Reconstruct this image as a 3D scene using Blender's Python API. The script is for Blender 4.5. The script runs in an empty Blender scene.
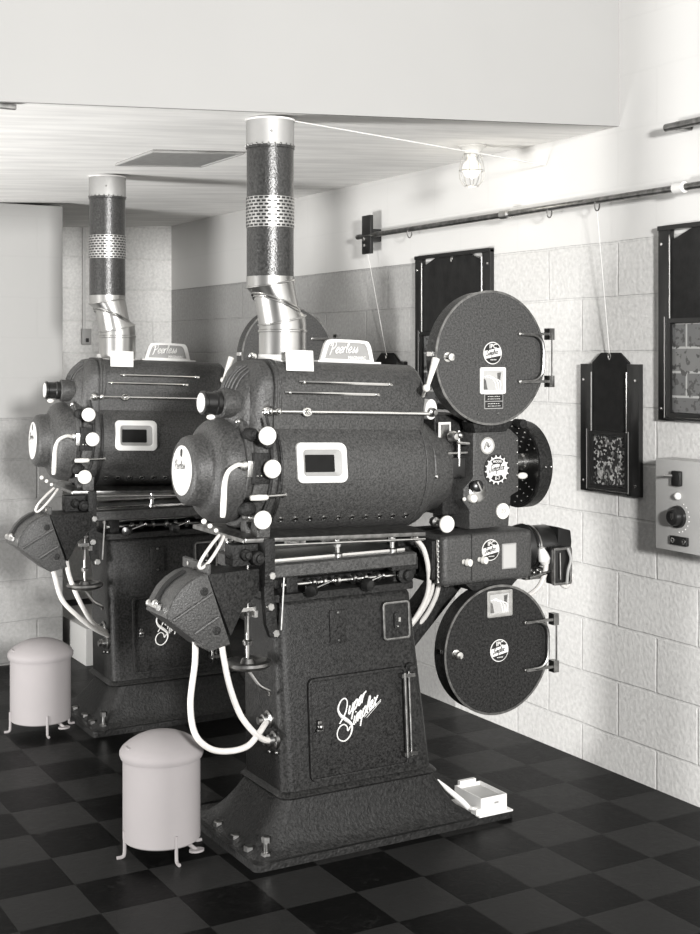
import bpy, bmesh, math, random
from mathutils import Vector as V, Matrix
random.seed(4)
SC = bpy.context.scene
COL = SC.collection
# ------------------------------------------------------------------ camera, light, exposure
cam_d = bpy.data.cameras.new('camera'); cam = bpy.data.objects.new('camera', cam_d); COL.objects.link(cam)
cam.location = (0, 0, 1.55)
cam.rotation_euler = (math.radians(90), 0, math.radians(60.1 - 90))
cam_d.sensor_fit = 'HORIZONTAL'; cam_d.sensor_width = 36
cam_d.lens = 36 * 1308 / 700
cam_d.shift_y = -113 / 700
SC.camera = cam
SC.view_settings.view_transform = 'Standard'; SC.view_settings.look = 'None'
SC.view_settings.gamma = 1; SC.view_settings.use_curve_mapping = False
SC.view_settings.exposure = 0.0
W = bpy.data.worlds.new('world'); SC.world = W; W.use_nodes = True
W.node_tree.nodes['Background'].inputs[0].default_value = (1, .99, .975, 1)
W.node_tree.nodes['Background'].inputs[1].default_value = .38

def area(name, loc, target, size, energy, sy=None):
    l = bpy.data.lights.new(name, 'AREA'); l.energy = energy; l.size = size
    if sy: l.shape = 'RECTANGLE'; l.size_y = sy
    l.color = (1, .99, .975)
    o = bpy.data.objects.new(name, l); COL.objects.link(o); o.location = loc
    o.rotation_euler = (V(target) - V(loc)).to_track_quat('-Z', 'Y').to_euler()
    return o
area('added_key_light', (.3, -3.2, 2.35), (2.8, 4.2, 1.3), .6, 1050)  # unseen key light behind the camera, added for overall brightness
area('floor_fill_light', (-1.3, 4.3, .45), (2.2, 6.2, 2.35), .7, 190)  # unseen fill light added at the left to brighten the ceiling

# ------------------------------------------------------------------ materials
def newmat(name):
    m = bpy.data.materials.new(name); m.use_nodes = True
    nt = m.node_tree; b = nt.nodes['Principled BSDF']
    return m, nt, b
def mat(name, g, rough=.5, metal=0., noise=0., nscale=30., bump=0., bscale=300., tint=(1, .99, .965), coat=0., dist=.002, spec=.5, stretch=(1, 1, 1)):
    m, nt, b = newmat(name)
    c = (g * tint[0], g * tint[1], g * tint[2], 1)
    b.inputs['Base Color'].default_value = c
    b.inputs['Roughness'].default_value = rough; b.inputs['Metallic'].default_value = metal
    b.inputs['Coat Weight'].default_value = coat
    b.inputs['Specular IOR Level'].default_value = spec
    tc = nt.nodes.new('ShaderNodeTexCoord'); mp = nt.nodes.new('ShaderNodeMapping')
    mp.inputs['Scale'].default_value = stretch
    nt.links.new(tc.outputs['Object'], mp.inputs['Vector'])
    n = nt.nodes.new('ShaderNodeTexNoise'); n.inputs['Scale'].default_value = nscale; n.inputs['Detail'].default_value = 6
    nt.links.new(mp.outputs['Vector'], n.inputs['Vector'])
    r = nt.nodes.new('ShaderNodeMapRange')
    r.inputs['From Min'].default_value = .3; r.inputs['From Max'].default_value = .7
    r.inputs['To Min'].default_value = 1 - noise; r.inputs['To Max'].default_value = 1 + noise
    nt.links.new(n.outputs['Fac'], r.inputs['Value'])
    mx = nt.nodes.new('ShaderNodeVectorMath'); mx.operation = 'SCALE'
    mx.inputs[0].default_value = c[:3]
    nt.links.new(r.outputs['Result'], mx.inputs['Scale'])
    nt.links.new(mx.outputs['Vector'], b.inputs['Base Color'])
    if bump:
        n2 = nt.nodes.new('ShaderNodeTexNoise'); n2.inputs['Scale'].default_value = bscale; n2.inputs['Detail'].default_value = 3
        nt.links.new(mp.outputs['Vector'], n2.inputs['Vector'])
        bp = nt.nodes.new('ShaderNodeBump'); bp.inputs['Strength'].default_value = bump; bp.inputs['Distance'].default_value = dist
        nt.links.new(n2.outputs['Fac'], bp.inputs['Height']); nt.links.new(bp.outputs['Normal'], b.inputs['Normal'])
    return m
M = {}
M['crinkle'] = mat('crinkle_paint', .045, .4, spec=.35, noise=.55, nscale=150, bump=.9, bscale=230)
M['crinkle2'] = mat('fine_crinkle_paint', .017, .4, spec=.16, noise=.75, nscale=130, bump=.8, bscale=240)
M['castiron'] = mat('rough_cast_paint', .014, .55, spec=.2, noise=.5, nscale=90, bump=.9, bscale=110, dist=.005)
M['black'] = mat('black_enamel', .008, .28, noise=.2, nscale=20)
M['matblack'] = mat('matt_black', .009, .6, spec=.25, noise=.4, nscale=25, bump=.2, bscale=120)
M['sheet'] = mat('galvanised_sheet', .46, .3, metal=1., noise=.25, nscale=12, stretch=(1, 1, .2))
M['dullsheet'] = mat('dull_galvanised', .33, .6, metal=.6, noise=.1, nscale=12)
M['bandmetal'] = mat('band_metal', .4, .45, metal=.9, noise=.2, nscale=60)
M['steel'] = mat('steel', .6, .28, metal=1., noise=.2, nscale=40)
M['darksteel'] = mat('dark_steel', .22, .35, metal=1., noise=.4, nscale=40)
M['chrome'] = mat('chrome', .85, .15, metal=1., noise=.05)
M['white'] = mat('white_enamel', .62, .35, noise=.04, nscale=20)
M['binpaint'] = mat('flat_pale_paint', .23, .95, noise=.02, nscale=8, tint=(1, .94, .94), spec=.05)
M['ivory'] = mat('ivory_plastic', .62, .35, noise=.04, tint=(1, .98, .93))
M['rubber'] = mat('white_rubber_hose', .5, .5, noise=.08, nscale=60, tint=(1, .97, .93))
M['sleeve'] = mat('hammered_black_sleeve', .035, .3, metal=.3, noise=.5, nscale=120, bump=.6, bscale=170)
M['panelgrey'] = mat('grey_enamel_panel', .36, .4, noise=.05, nscale=10)
M['frost'] = mat('pale_plate', .6, .35, noise=.06)
M['greyplate'] = mat('sign_grey', .25, .45, noise=.05)
M['card'] = mat('white_card', .6, .6, noise=.03)
M['cord'] = mat('white_cord', .6, .7)
M['plaster'] = mat('pale_plaster', .42, .8, noise=.05, nscale=3, bump=.1, bscale=60)
M['bulk'] = mat('bulkhead_paint', .29, .8, noise=.02, nscale=2)
M['mirror'] = mat('dark_film_glass', .006, .35, noise=.2, spec=.15)
g, nt, b = newmat('glass'); b.inputs['Transmission Weight'].default_value = 1; b.inputs['Roughness'].default_value = .03; b.inputs['IOR'].default_value = 1.45
b.inputs['Base Color'].default_value = (.95, .95, .93, 1); M['glass'] = g
g, nt, b = newmat('lit_bulb_glass'); b.inputs['Base Color'].default_value = (.9, .88, .8, 1); b.inputs['Transmission Weight'].default_value = .5
b.inputs['Roughness'].default_value = .2; b.inputs['Emission Color'].default_value = (1, .95, .85, 1); b.inputs['Emission Strength'].default_value = .25; M['bulb'] = g

def node(nt, t, **k):
    n = nt.nodes.new(t)
    for a, v in k.items(): setattr(n, a, v)
    return n
def math_(nt, op, a, b=None):
    n = nt.nodes.new('ShaderNodeMath'); n.operation = op
    for i, q in enumerate((a, b)):
        if q is None: continue
        if isinstance(q, (int, float)): n.inputs[i].default_value = q
        else: nt.links.new(q, n.inputs[i])
    return n.outputs[0]
def mixc(nt, f, c1, c2):
    n = nt.nodes.new('ShaderNodeMix'); n.data_type = 'RGBA'
    if isinstance(f, (int, float)): n.inputs[0].default_value = f
    else: nt.links.new(f, n.inputs[0])
    for i, q in ((6, c1), (7, c2)):
        if isinstance(q, (tuple, list)): n.inputs[i].default_value = (*q, 1)
        else: nt.links.new(q, n.inputs[i])
    return n.outputs[2]
def gg(v): return (v, v * .99, v * .965)

def block_wall(name, axis, pu, pz, dado, lo, hi, split=None, lo2=None):
    """painted concrete blocks, 16 x 8 in; plain paint above the dado line"""
    m, nt, b = newmat(name)
    tc = node(nt, 'ShaderNodeTexCoord'); sp = node(nt, 'ShaderNodeSeparateXYZ')
    nt.links.new(tc.outputs['Object'], sp.inputs[0])
    u = sp.outputs[axis]; z = sp.outputs['Z']
    cb = node(nt, 'ShaderNodeCombineXYZ')
    nt.links.new(math_(nt, 'SUBTRACT', u, pu), cb.inputs[0]); nt.links.new(math_(nt, 'SUBTRACT', z, pz), cb.inputs[1])
    # slightly wobbly joints
    wn = node(nt, 'ShaderNodeTexNoise'); wn.inputs['Scale'].default_value = 5
    nt.links.new(tc.outputs['Object'], wn.inputs['Vector'])
    wv = node(nt, 'ShaderNodeVectorMath', operation='SCALE'); nt.links.new(wn.outputs['Color'], wv.inputs[0]); wv.inputs['Scale'].default_value = .012
    av = node(nt, 'ShaderNodeVectorMath', operation='ADD'); nt.links.new(cb.outputs[0], av.inputs[0]); nt.links.new(wv.outputs[0], av.inputs[1])
    br = node(nt, 'ShaderNodeTexBrick'); br.offset = .5
    br.inputs['Scale'].default_value = 1; br.inputs['Brick Width'].default_value = .406; br.inputs['Row Height'].default_value = .203
    br.inputs['Mortar Size'].default_value = .006; br.inputs['Mortar Smooth'].default_value = .6
    br.inputs['Color1'].default_value = (1, 1, 1, 1); br.inputs['Color2'].default_value = (.95, .95, .95, 1); br.inputs['Mortar'].default_value = (.93, .93, .93, 1)
    nt.links.new(av.outputs[0], br.inputs['Vector'])
    n = node(nt, 'ShaderNodeTexNoise'); n.inputs['Scale'].default_value = 60; n.inputs['Detail'].default_value = 5
    nt.links.new(tc.outputs['Object'], n.inputs['Vector'])
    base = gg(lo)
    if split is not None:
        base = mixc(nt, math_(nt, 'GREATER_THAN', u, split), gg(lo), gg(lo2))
    n3 = node(nt, 'ShaderNodeTexNoise'); n3.inputs['Scale'].default_value = 2.5; nt.links.new(tc.outputs['Object'], n3.inputs['Vector'])
    var = math_(nt, 'ADD', math_(nt, 'MULTIPLY', n.outputs['Fac'], .55), math_(nt, 'MULTIPLY', n3.outputs['Fac'], .2))
    var = math_(nt, 'ADD', var, .62)
    def mul(c, f):
        q = node(nt, 'ShaderNodeVectorMath', operation='SCALE')
        if isinstance(c, tuple): q.inputs[0].default_value = c
        else: nt.links.new(c, q.inputs[0])
        nt.links.new(f, q.inputs['Scale']); return q.outputs[0]
    q = node(nt, 'ShaderNodeVectorMath', operation='MULTIPLY'); nt.links.new(mul(base, var), q.inputs[0]); nt.links.new(br.outputs['Color'], q.inputs[1])
    above = math_(nt, 'GREATER_THAN', z, dado)
    up = mixc(nt, math_(nt, 'MULTIPLY', br.outputs['Fac'], .12), gg(hi), gg(hi * .8))
    nt.links.new(mixc(nt, above, q.outputs[0], up), b.inputs['Base Color'])
    b.inputs['Roughness'].default_value = .6; b.inputs['Specular IOR Level'].default_value = .3
    below = math_(nt, 'SUBTRACT', 1.06, above)
    hgt = math_(nt, 'SUBTRACT', math_(nt, 'MULTIPLY', n.outputs['Fac'], .5), math_(nt, 'MULTIPLY', br.outputs['Fac'], .55))
    bp = node(nt, 'ShaderNodeBump'); bp.inputs['Distance'].default_value = .006
    nt.links.new(math_(nt, 'MULTIPLY', hgt, below), bp.inputs['Height']); bp.inputs['Strength'].default_value = .7
    nt.links.new(bp.outputs['Normal'], b.inputs['Normal'])
    return m
M['port_wall'] = block_wall('painted_block_port_wall', 'Y', 3.70 - .406 * 3, 1.97 - .203 * 10, 1.97, .56, .58, split=4.75, lo2=.33)  # blocks past the split are darker: partly light falloff put into the colour
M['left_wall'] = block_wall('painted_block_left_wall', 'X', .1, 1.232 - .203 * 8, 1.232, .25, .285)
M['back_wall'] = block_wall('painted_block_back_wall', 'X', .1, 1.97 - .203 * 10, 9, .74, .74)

# floor: nine inch asphalt tiles, two near-black tones
m, nt, b = newmat('checker_tile_floor'); M['floor'] = m
tc = node(nt, 'ShaderNodeTexCoord'); mp = node(nt, 'ShaderNodeMapping')
T = .2286
mp.inputs['Scale'].default_value = (1 / T, 1 / T, 1); mp.inputs['Location'].default_value = (-2.351 / T, -3.028 / T, .5)
nt.links.new(tc.outputs['Object'], mp.inputs['Vector'])
ck = node(nt, 'ShaderNodeTexChecker'); ck.inputs['Scale'].default_value = 1
nt.links.new(mp.outputs[0], ck.inputs['Vector'])
n = node(nt, 'ShaderNodeTexNoise'); n.inputs['Scale'].default_value = 22; n.inputs['Detail'].default_value = 8; n.inputs['Roughness'].default_value = .7
n.inputs['Distortion'].default_value = 1.5
nt.links.new(tc.outputs['Object'], n.inputs['Vector'])
c = mixc(nt, ck.outputs['Fac'], gg(.016), gg(.003))
veins = node(nt, 'ShaderNodeMapRange'); veins.inputs['From Min'].default_value = .56; veins.inputs['From Max'].default_value = .8
nt.links.new(n.outputs['Fac'], veins.inputs['Value'])
c = mixc(nt, math_(nt, 'MULTIPLY', veins.outputs[0], .5), c, gg(.035))
nt.links.new(c, b.inputs['Base Color'])
nt.links.new(math_(nt, 'ADD', math_(nt, 'MULTIPLY', n.outputs['Fac'], .25), .22), b.inputs['Roughness'])
bk = node(nt, 'ShaderNodeTexBrick'); bk.offset = 0; bk.inputs['Scale'].default_value = 1; bk.inputs['Brick Width'].default_value = 1; bk.inputs['Row Height'].default_value = 1
bk.inputs['Mortar Size'].default_value = .008; nt.links.new(mp.outputs[0], bk.inputs['Vector'])
bp = node(nt, 'ShaderNodeBump'); bp.inputs['Strength'].default_value = .35; bp.inputs['Distance'].default_value = .002
nt.links.new(math_(nt, 'SUBTRACT', n.outputs['Fac'], bk.outputs['Fac']), bp.inputs['Height']); nt.links.new(bp.outputs[0], b.inputs['Normal'])
b.inputs['Specular IOR Level'].default_value = .04

# board-marked concrete ceiling
m, nt, b = newmat('board_marked_ceiling'); M['ceiling'] = m
tc = node(nt, 'ShaderNodeTexCoord'); mp = node(nt, 'ShaderNodeMapping'); mp.inputs['Scale'].default_value = (.8, 5, 1)
nt.links.new(tc.outputs['Object'], mp.inputs['Vector'])
n = node(nt, 'ShaderNodeTexNoise'); n.inputs['Scale'].default_value = 3.2; n.inputs['Detail'].default_value = 7; nt.links.new(mp.outputs[0], n.inputs['Vector'])
mr = node(nt, 'ShaderNodeMapRange'); mr.inputs['From Min'].default_value = .35; mr.inputs['From Max'].default_value = .65
nt.links.new(n.outputs['Fac'], mr.inputs['Value'])
nt.links.new(mixc(nt, mr.outputs[0], gg(.74), gg(.9)), b.inputs['Base Color']); b.inputs['Roughness'].default_value = .85
bp = node(nt, 'ShaderNodeBump'); bp.inputs['Strength'].default_value = .3; bp.inputs['Distance'].default_value = .004
nt.links.new(n.outputs['Fac'], bp.inputs['Height']); nt.links.new(bp.outputs[0], b.inputs['Normal'])

# mottled glass of the small port (dark with bright flecks)
m, nt, b = newmat('mottled_port_glass'); M['mottle'] = m
tc = node(nt, 'ShaderNodeTexCoord'); vo = node(nt, 'ShaderNodeTexVoronoi'); vo.inputs['Scale'].default_value = 110
nt.links.new(tc.outputs['Object'], vo.inputs['Vector'])
mr = node(nt, 'ShaderNodeMapRange'); mr.inputs['From Min'].default_value = .55; mr.inputs['From Max'].default_value = .9
sx = node(nt, 'ShaderNodeSeparateColor'); nt.links.new(vo.outputs['Color'], sx.inputs[0]); nt.links.new(sx.outputs[0], mr.inputs['Value'])
nt.links.new(mixc(nt, mr.outputs[0], gg(.02), gg(.4)), b.inputs['Base Color']); b.inputs['Roughness'].default_value = .15

# ------------------------------------------------------------------ mesh helpers (world coordinates throughout)
def smooth(pts, k=6, closed=False):
    pts = [V(p) for p in pts]; n = len(pts); out = []
    if n < 3: return pts
    rng = range(n) if closed else range(n - 1)
    for i in rng:
        p0 = pts[(i - 1) % n] if closed or i > 0 else pts[0] * 2 - pts[1]
        p1 = pts[i]; p2 = pts[(i + 1) % n]
        p3 = pts[(i + 2) % n] if closed or i + 2 < n else pts[-1] * 2 - pts[-2]
        for j in range(k):
            t = j / k
            out.append(.5 * ((2 * p1) + (p2 - p0) * t + (2 * p0 - 5 * p1 + 4 * p2 - p3) * t * t + (3 * p1 - p0 - 3 * p2 + p3) * t ** 3))
    if not closed: out.append(pts[-1])
    return out
class MB:
    def __init__(s): s.v = []; s.f = []
    def add(s, vs, fs):
        o = len(s.v); s.v += [V(p) for p in vs]; s.f += [tuple(i + o for i in q) for q in fs]; return s
    def box(s, c, d, R=None):
        hx, hy, hz = d[0] / 2, d[1] / 2, d[2] / 2
        vs = [V((x, y, z)) for x in (-hx, hx) for y in (-hy, hy) for z in (-hz, hz)]
        if R is not None: vs = [R @ p for p in vs]
        vs = [p + V(c) for p in vs]
        return s.add(vs, [(0, 1, 3, 2), (4, 6, 7, 5), (0, 4, 5, 1), (2, 3, 7, 6), (0, 2, 6, 4), (1, 5, 7, 3)])
    def bb(s, x0, x1, y0, y1, z0, z1): return s.box(((x0 + x1) / 2, (y0 + y1) / 2, (z0 + z1) / 2), (abs(x1 - x0), abs(y1 - y0), abs(z1 - z0)))
    def rings(s, rs, cap0=True, cap1=True, loop=False):
        n = len(rs[0]); vs = [p for r in rs for p in r]; fs = []
        m_ = len(rs)
        for i in range(m_ if loop else m_ - 1):
            for j in range(n):
                a = i * n + j; b_ = i * n + (j + 1) % n; k = (i + 1) % m_
                fs.append((a, b_, k * n + (j + 1) % n, k * n + j))
        if not loop:
            if cap0: fs.append(tuple(range(n - 1, -1, -1)))
            if cap1: fs.append(tuple((m_ - 1) * n + j for j in range(n)))
        return s.add(vs, fs)
    def lathe(s, o, ax, prof, n=48):
        """prof: (distance along ax, radius)"""
        o = V(o); ax = V(ax).normalized(); a = ax.orthogonal().normalized(); b_ = ax.cross(a)
        rs = [[o + ax * t + (a * math.cos(6.28318 * j / n) + b_ * math.sin(6.28318 * j / n)) * max(r, 1e-5) for j in range(n)] for t, r in prof]
        return s.rings(rs)
    def cyl(s, p0, p1, r0, r1=None, n=24):
        p0 = V(p0); p1 = V(p1); return s.lathe(p0, p1 - p0, [(0, r0), ((p1 - p0).length, r0 if r1 is None else r1)], n)
    def ring(s, o, ax, r0, r1, t, n=40):
        o = V(o); ax = V(ax).normalized(); a = ax.orthogonal().normalized(); b_ = ax.cross(a)
        rs = [[o + ax * q + (a * math.cos(6.28318 * j / n) + b_ * math.sin(6.28318 * j / n)) * r for j in range(n)] for q, r in ((0, r0), (0, r1), (t, r1), (t, r0))]
        return s.rings(rs, loop=True)
    def tube(s, pts, r, n=8, closed=False, radii=None, flat=1.):
        pts = [V(p) for p in pts]
        pts = [p for i, p in enumerate(pts) if i == 0 or (p - pts[i - 1]).length > 1e-6]
        m_ = len(pts); rs = []; nrm = None
        for i, p in enumerate(pts):
            a = pts[(i - 1) % m_] if closed or i > 0 else p
            b_ = pts[(i + 1) % m_] if closed or i < m_ - 1 else p
            t = (b_ - a).normalized()
            if nrm is None: nrm = t.orthogonal().normalized()
            else:
                nrm = nrm - t * nrm.dot(t); nrm = nrm.normalized() if nrm.length > 1e-6 else t.orthogonal().normalized()
            bn = t.cross(nrm); q = radii[i] if radii else r
            rs.append([p + (nrm * math.cos(6.28318 * j / n) + bn * math.sin(6.28318 * j / n)) * q for j in range(n)])
        return s.rings(rs, loop=closed)
    def prism(s, poly, vec):
        vec = V(vec); a = [V(p) for p in poly]; return s.rings([a, [p + vec for p in a]])
    def ball(s, c, r, n=16, sc=(1, 1, 1)):
        c = V(c); rs = []
        for i in range(9):
            t = -math.pi / 2 + math.pi * i / 8
            rs.append([c + V((math.cos(t) * math.cos(6.28318 * j / n) * r * sc[0], math.cos(t) * math.sin(6.28318 * j / n) * r * sc[1], math.sin(t) * r * sc[2])) for j in range(n)])
        return s.rings(rs)
    def hexbolt(s, c, ax, r, t):
        c = V(c); return s.lathe(c, ax, [(0, r), (t, r), (t * 1.15, r * .8)], 6)
ORG = V((0, 0, 0)); XF = None
def build(mb, name, m, parent=None, bevel=0., ang=35, seg=2):
    vs = [(XF @ p if XF is not None else p) - ORG for p in mb.v]
    me = bpy.data.meshes.new(name); me.from_pydata(vs, [], mb.f)
    bm = bmesh.new(); bm.from_mesh(me); bmesh.ops.remove_doubles(bm, verts=bm.verts, dist=2e-6)
    bmesh.ops.recalc_face_normals(bm, faces=bm.faces)
    if bevel: 
        es = [e for e in bm.edges if len(e.link_faces) == 2 and e.calc_face_angle(0) > math.radians(ang)]
        bmesh.ops.bevel(bm, geom=es, offset=bevel, segments=seg, profile=.6, affect='EDGES', clamp_overlap=True)
    bm.to_mesh(me); bm.free()
    me.shade_smooth(); me.set_sharp_from_angle(angle=math.radians(ang))
    me.materials.append(M[m] if isinstance(m, str) else m)
    o = bpy.data.objects.new(name, me); COL.objects.link(o)
    if parent is not None: o.parent = parent
    return o
def tag(o, label=None, cat=None, group=None, kind=None):
    for k, v in (('label', label), ('category', cat), ('group', group), ('kind', kind)):
        if v: o[k] = v
    return o
def empty(name, loc):
    o = bpy.data.objects.new(name, None); COL.objects.link(o); o.location = loc; o.empty_display_size = .1; return o
def kids(o): return [c for c in bpy.data.objects if c.parent == o]
def copy_tree(o, parent=None):
    ch = kids(o); c = o.copy(); COL.objects.link(c); c.parent = parent
    for k in ch: copy_tree(k, c)
    return c
def begin(loc):
    global ORG; ORG = V(loc)
def plane(o, U, Vv):
    o = V(o); U = V(U).normalized(); Vv = V(Vv).normalized(); N = U.cross(Vv)
    return lambda u, v, w=0.: o + U * u + Vv * v + N * w
def near(x, y, z, lean=0.):  # a plane seen from the operating side: u to the right, v up, w towards the viewer
    return plane((x, y, z), (1, 0, 0), (0, math.sin(lean), math.cos(lean)))
def rrect(w, h, r, k=5):
    out = []
    for cx, cy, a0 in ((w / 2 - r, h / 2 - r, 0), (-w / 2 + r, h / 2 - r, 90), (-w / 2 + r, -h / 2 + r, 180), (w / 2 - r, -h / 2 + r, 270)):
        for i in range(k + 1):
            a = math.radians(a0 + 90 * i / k); out.append((cx + r * math.cos(a), cy + r * math.sin(a)))
    return out
def plate(mb, P, w, h, r, w0, w1, du=0, dv=0):
    q = rrect(w, h, r); return mb.rings([[P(u + du, v + dv, w0) for u, v in q], [P(u + du, v + dv, w1) for u, v in q]])
def frame_plate(mb, P, w, h, r, bw, w0, w1):
    a = rrect(w, h, r); c = rrect(w - 2 * bw, h - 2 * bw, max(r - bw, .001))
    return mb.rings([[P(u, v, w0) for u, v in a], [P(u, v, w1) for u, v in a], [P(u, v, w1) for u, v in c], [P(u, v, w0) for u, v in c]], loop=True)

# ------------------------------------------------------------------ script lettering drawn as strokes
GL = {
 'u': (.85, [[(0, 1), (0, .25), (.22, 0), (.5, .3), (.58, 1)], [(.58, 1), (.58, .15), (.8, .05)]]),
 'p': (.8, [[(0, 1), (0, -.9)], [(0, .6), (.25, 1), (.58, .8), (.5, .15), (.2, 0), (0, .2)]]),
 'e': (.72, [[(.02, .42), (.3, .5), (.52, .72), (.4, 1), (.12, .85), (0, .4), (.2, 0), (.62, .25)]]),
 'r': (.6, [[(0, 1), (0, 0)], [(0, .6), (.2, .95), (.5, .98)]]),
 'i': (.4, [[(0, 1), (0, .15), (.22, .02)], [(.02, 1.35), (.06, 1.45)]]),
 'm': (1.12, [[(0, 1), (0, 0)], [(0, .6), (.2, 1), (.36, .8), (.36, 0)], [(.36, .6), (.56, 1), (.74, .8), (.74, .15), (.92, .03)]]),
 'l': (.42, [[(0, .5), (.2, 1.3), (.12, 1.8), (0, 1.4), (0, .2), (.25, .02)]]),
 'x': (.7, [[(0, .9), (.12, 1), (.45, 0), (.62, .1)], [(.62, 1), (.3, .5), (-.05, 0)]]),
 's': (.6, [[(.02, 0.1), (.3, .7), (.3, 1), (.32, .75), (.5, .3), (.25, 0), (.02, .1)]]),
 'S': (1.15, [[(.95, 1.6), (.7, 1.95), (.35, 1.6), (.5, 1.0), (.75, .5), (.45, -.05), (.0, .05), (.05, .45), (.3, .4)]]),
 'P': (1.15, [[(.3, 1.7), (.25, 0.4), (.1, -.3)], [(-.1, 1.2), (.1, 1.8), (.7, 1.9), (.9, 1.3), (.6, .8), (.25, .75)]]),
}
def script_text(mb, P, s, x0, y0, h, r, rise=0., shear=.3, flat=False):
    cx = 0.
    for ch in s:
        adv, strokes = GL[ch]
        for st in strokes:
            pts = smooth([(x, y, 0) for x, y in st], 4)
            pp = []
            for p in pts:
                u = (cx + p.x + p.y * shear) * h; v = p.y * h
                pp.append(P(x0 + u * math.cos(rise) - v * math.sin(rise) * 0, y0 + v + u * math.sin(rise), 0))
            mb.tube(pp, r, 5)
        cx += adv
    return cx * h
def block_text(name, s, P, size, m, parent, ext=.0006, align='CENTER', bold=0.):
    cu = bpy.data.curves.new('lettering', 'FONT'); cu.body = s; cu.size = size; cu.extrude = ext; cu.offset = bold
    cu.align_x = align; cu.align_y = 'CENTER'
    ob = bpy.data.objects.new('lettering', cu); COL.objects.link(ob)
    dg = bpy.context.evaluated_depsgraph_get()
    me0 = bpy.data.meshes.new_from_object(ob.evaluated_get(dg))
    mb = MB(); mb.add([P(v.co.x, v.co.y, v.co.z) for v in me0.vertices], [tuple(p.vertices) for p in me0.polygons])
    bpy.data.objects.remove(ob); bpy.data.curves.remove(cu)
    return build(mb, name, m, parent)

# ================================================================== THE ROOM
XW = 3.265
def ceil_z(x): return 2.39 - .056 * (XW - x)
begin((0, 0, 0))
def struct(o): o['kind'] = 'structure'; return o
o = MB().bb(-3.5, XW + .2, -2, 8.2, -.1, 0); struct(build(o, 'floor', 'floor'))
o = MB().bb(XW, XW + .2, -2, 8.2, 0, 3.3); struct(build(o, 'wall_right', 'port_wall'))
o = MB().bb(-3.5, XW, 8.03, 8.23, 0, 2.6); struct(build(o, 'wall_back', 'back_wall'))
o = MB(); xs = (-3.5, XW)
o.prism([(xs[0], 3.70, ceil_z(xs[0])), (xs[1], 3.70, ceil_z(xs[1])), (xs[1], 3.70, 2.6), (xs[0], 3.70, 2.6)], (0, 4.33, 0))
struct(build(o, 'ceiling', 'ceiling'))
o = MB(); o.prism([(xs[0], 3.698, ceil_z(xs[0])), (xs[1], 3.698, ceil_z(xs[1])), (xs[1], 3.698, 3.3), (xs[0], 3.698, 3.3)], (0, -.012, 0))
struct(build(o, 'wall_bulkhead', 'bulk'))
# projecting wall at the left: its end is the arris seen beside the far flue
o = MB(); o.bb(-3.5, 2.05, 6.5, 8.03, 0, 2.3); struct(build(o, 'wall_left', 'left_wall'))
# low boxed duct beyond the wall corner
o = MB(); o.bb(2.10, 2.35, 6.28, 6.9, 0, .185); 
tag(build(o, 'duct_box', 'plaster', bevel=.004), 'low pale duct box on the floor behind the far projector', 'duct box')

# ceiling hatch
def cz(x, y, d=0): return (x, y, ceil_z(x) - d)
begin((1.965, 4.76, ceil_z(1.965)))
root = empty('ceiling_hatch', ORG); tag(root, 'grey rectangular hatch plate set in the pale ceiling between the two flues', 'hatch')
hc = [(1.78, 4.56), (2.15, 4.56), (2.15, 4.96), (1.78, 4.96)]
o = MB().rings([[cz(x, y, d) for x, y in hc] for d in (-.001, .006)]); build(o, 'panel', mat('hatch_grey', .26, .6, noise=.12, nscale=30), root)
o = MB()
for i in range(4): o.tube([cz(*hc[i], .007), cz(*hc[(i + 1) % 4], .007)], .005, 6)
build(o, 'frame', 'panelgrey', root)

# caged ceiling lamp
begin((3.0, 4.25, ceil_z(3.0))); zc = ORG.z
root = empty('caged_ceiling_lamp', ORG); tag(root, 'bare bulb in a wire cage hanging from the ceiling near the right wall', 'lamp')
o = MB().lathe((3.0, 4.25, zc + .001), (0, 0, -1), [(0, .055), (.008, .055), (.014, .045), (.03, .03), (.045, .022), (.05, .0)], 28); build(o, 'ceiling_rose', 'ivory', root)
o = MB().lathe((3.0, 4.25, zc - .045), (0, 0, -1), [(0, .016), (.012, .018), (.03, .034), (.055, .038), (.075, .028), (.088, .0)], 24); build(o, 'bulb', 'bulb', root)
o = MB()
for k in range(8):
    a = 6.28318 * k / 8; c_, s_ = math.cos(a), math.sin(a)
    o.tube(smooth([(3.0 + r_ * c_, 4.25 + r_ * s_, zc - t) for t, r_ in ((.03, .03), (.06, .042), (.1, .05), (.135, .046), (.16, .028))], 4), .0014, 5)
for t, r_ in ((.035, .032), (.1, .05), (.16, .028)):
    o.tube([(3.0 + r_ * math.cos(6.28318 * j / 24), 4.25 + r_ * math.sin(6.28318 * j / 24), zc - t) for j in range(24)], .0014, 5, closed=True)
build(o, 'wire_cage', 'steel', root)
lb = bpy.data.lights.new('lamp_light', 'POINT'); lb.energy = .8; lb.shadow_soft_size = .035; lb.color = (1, .95, .85)
lo = bpy.data.objects.new('lamp_light', lb); COL.objects.link(lo); lo.location = (0, 0, -.19); lo.parent = root

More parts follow.
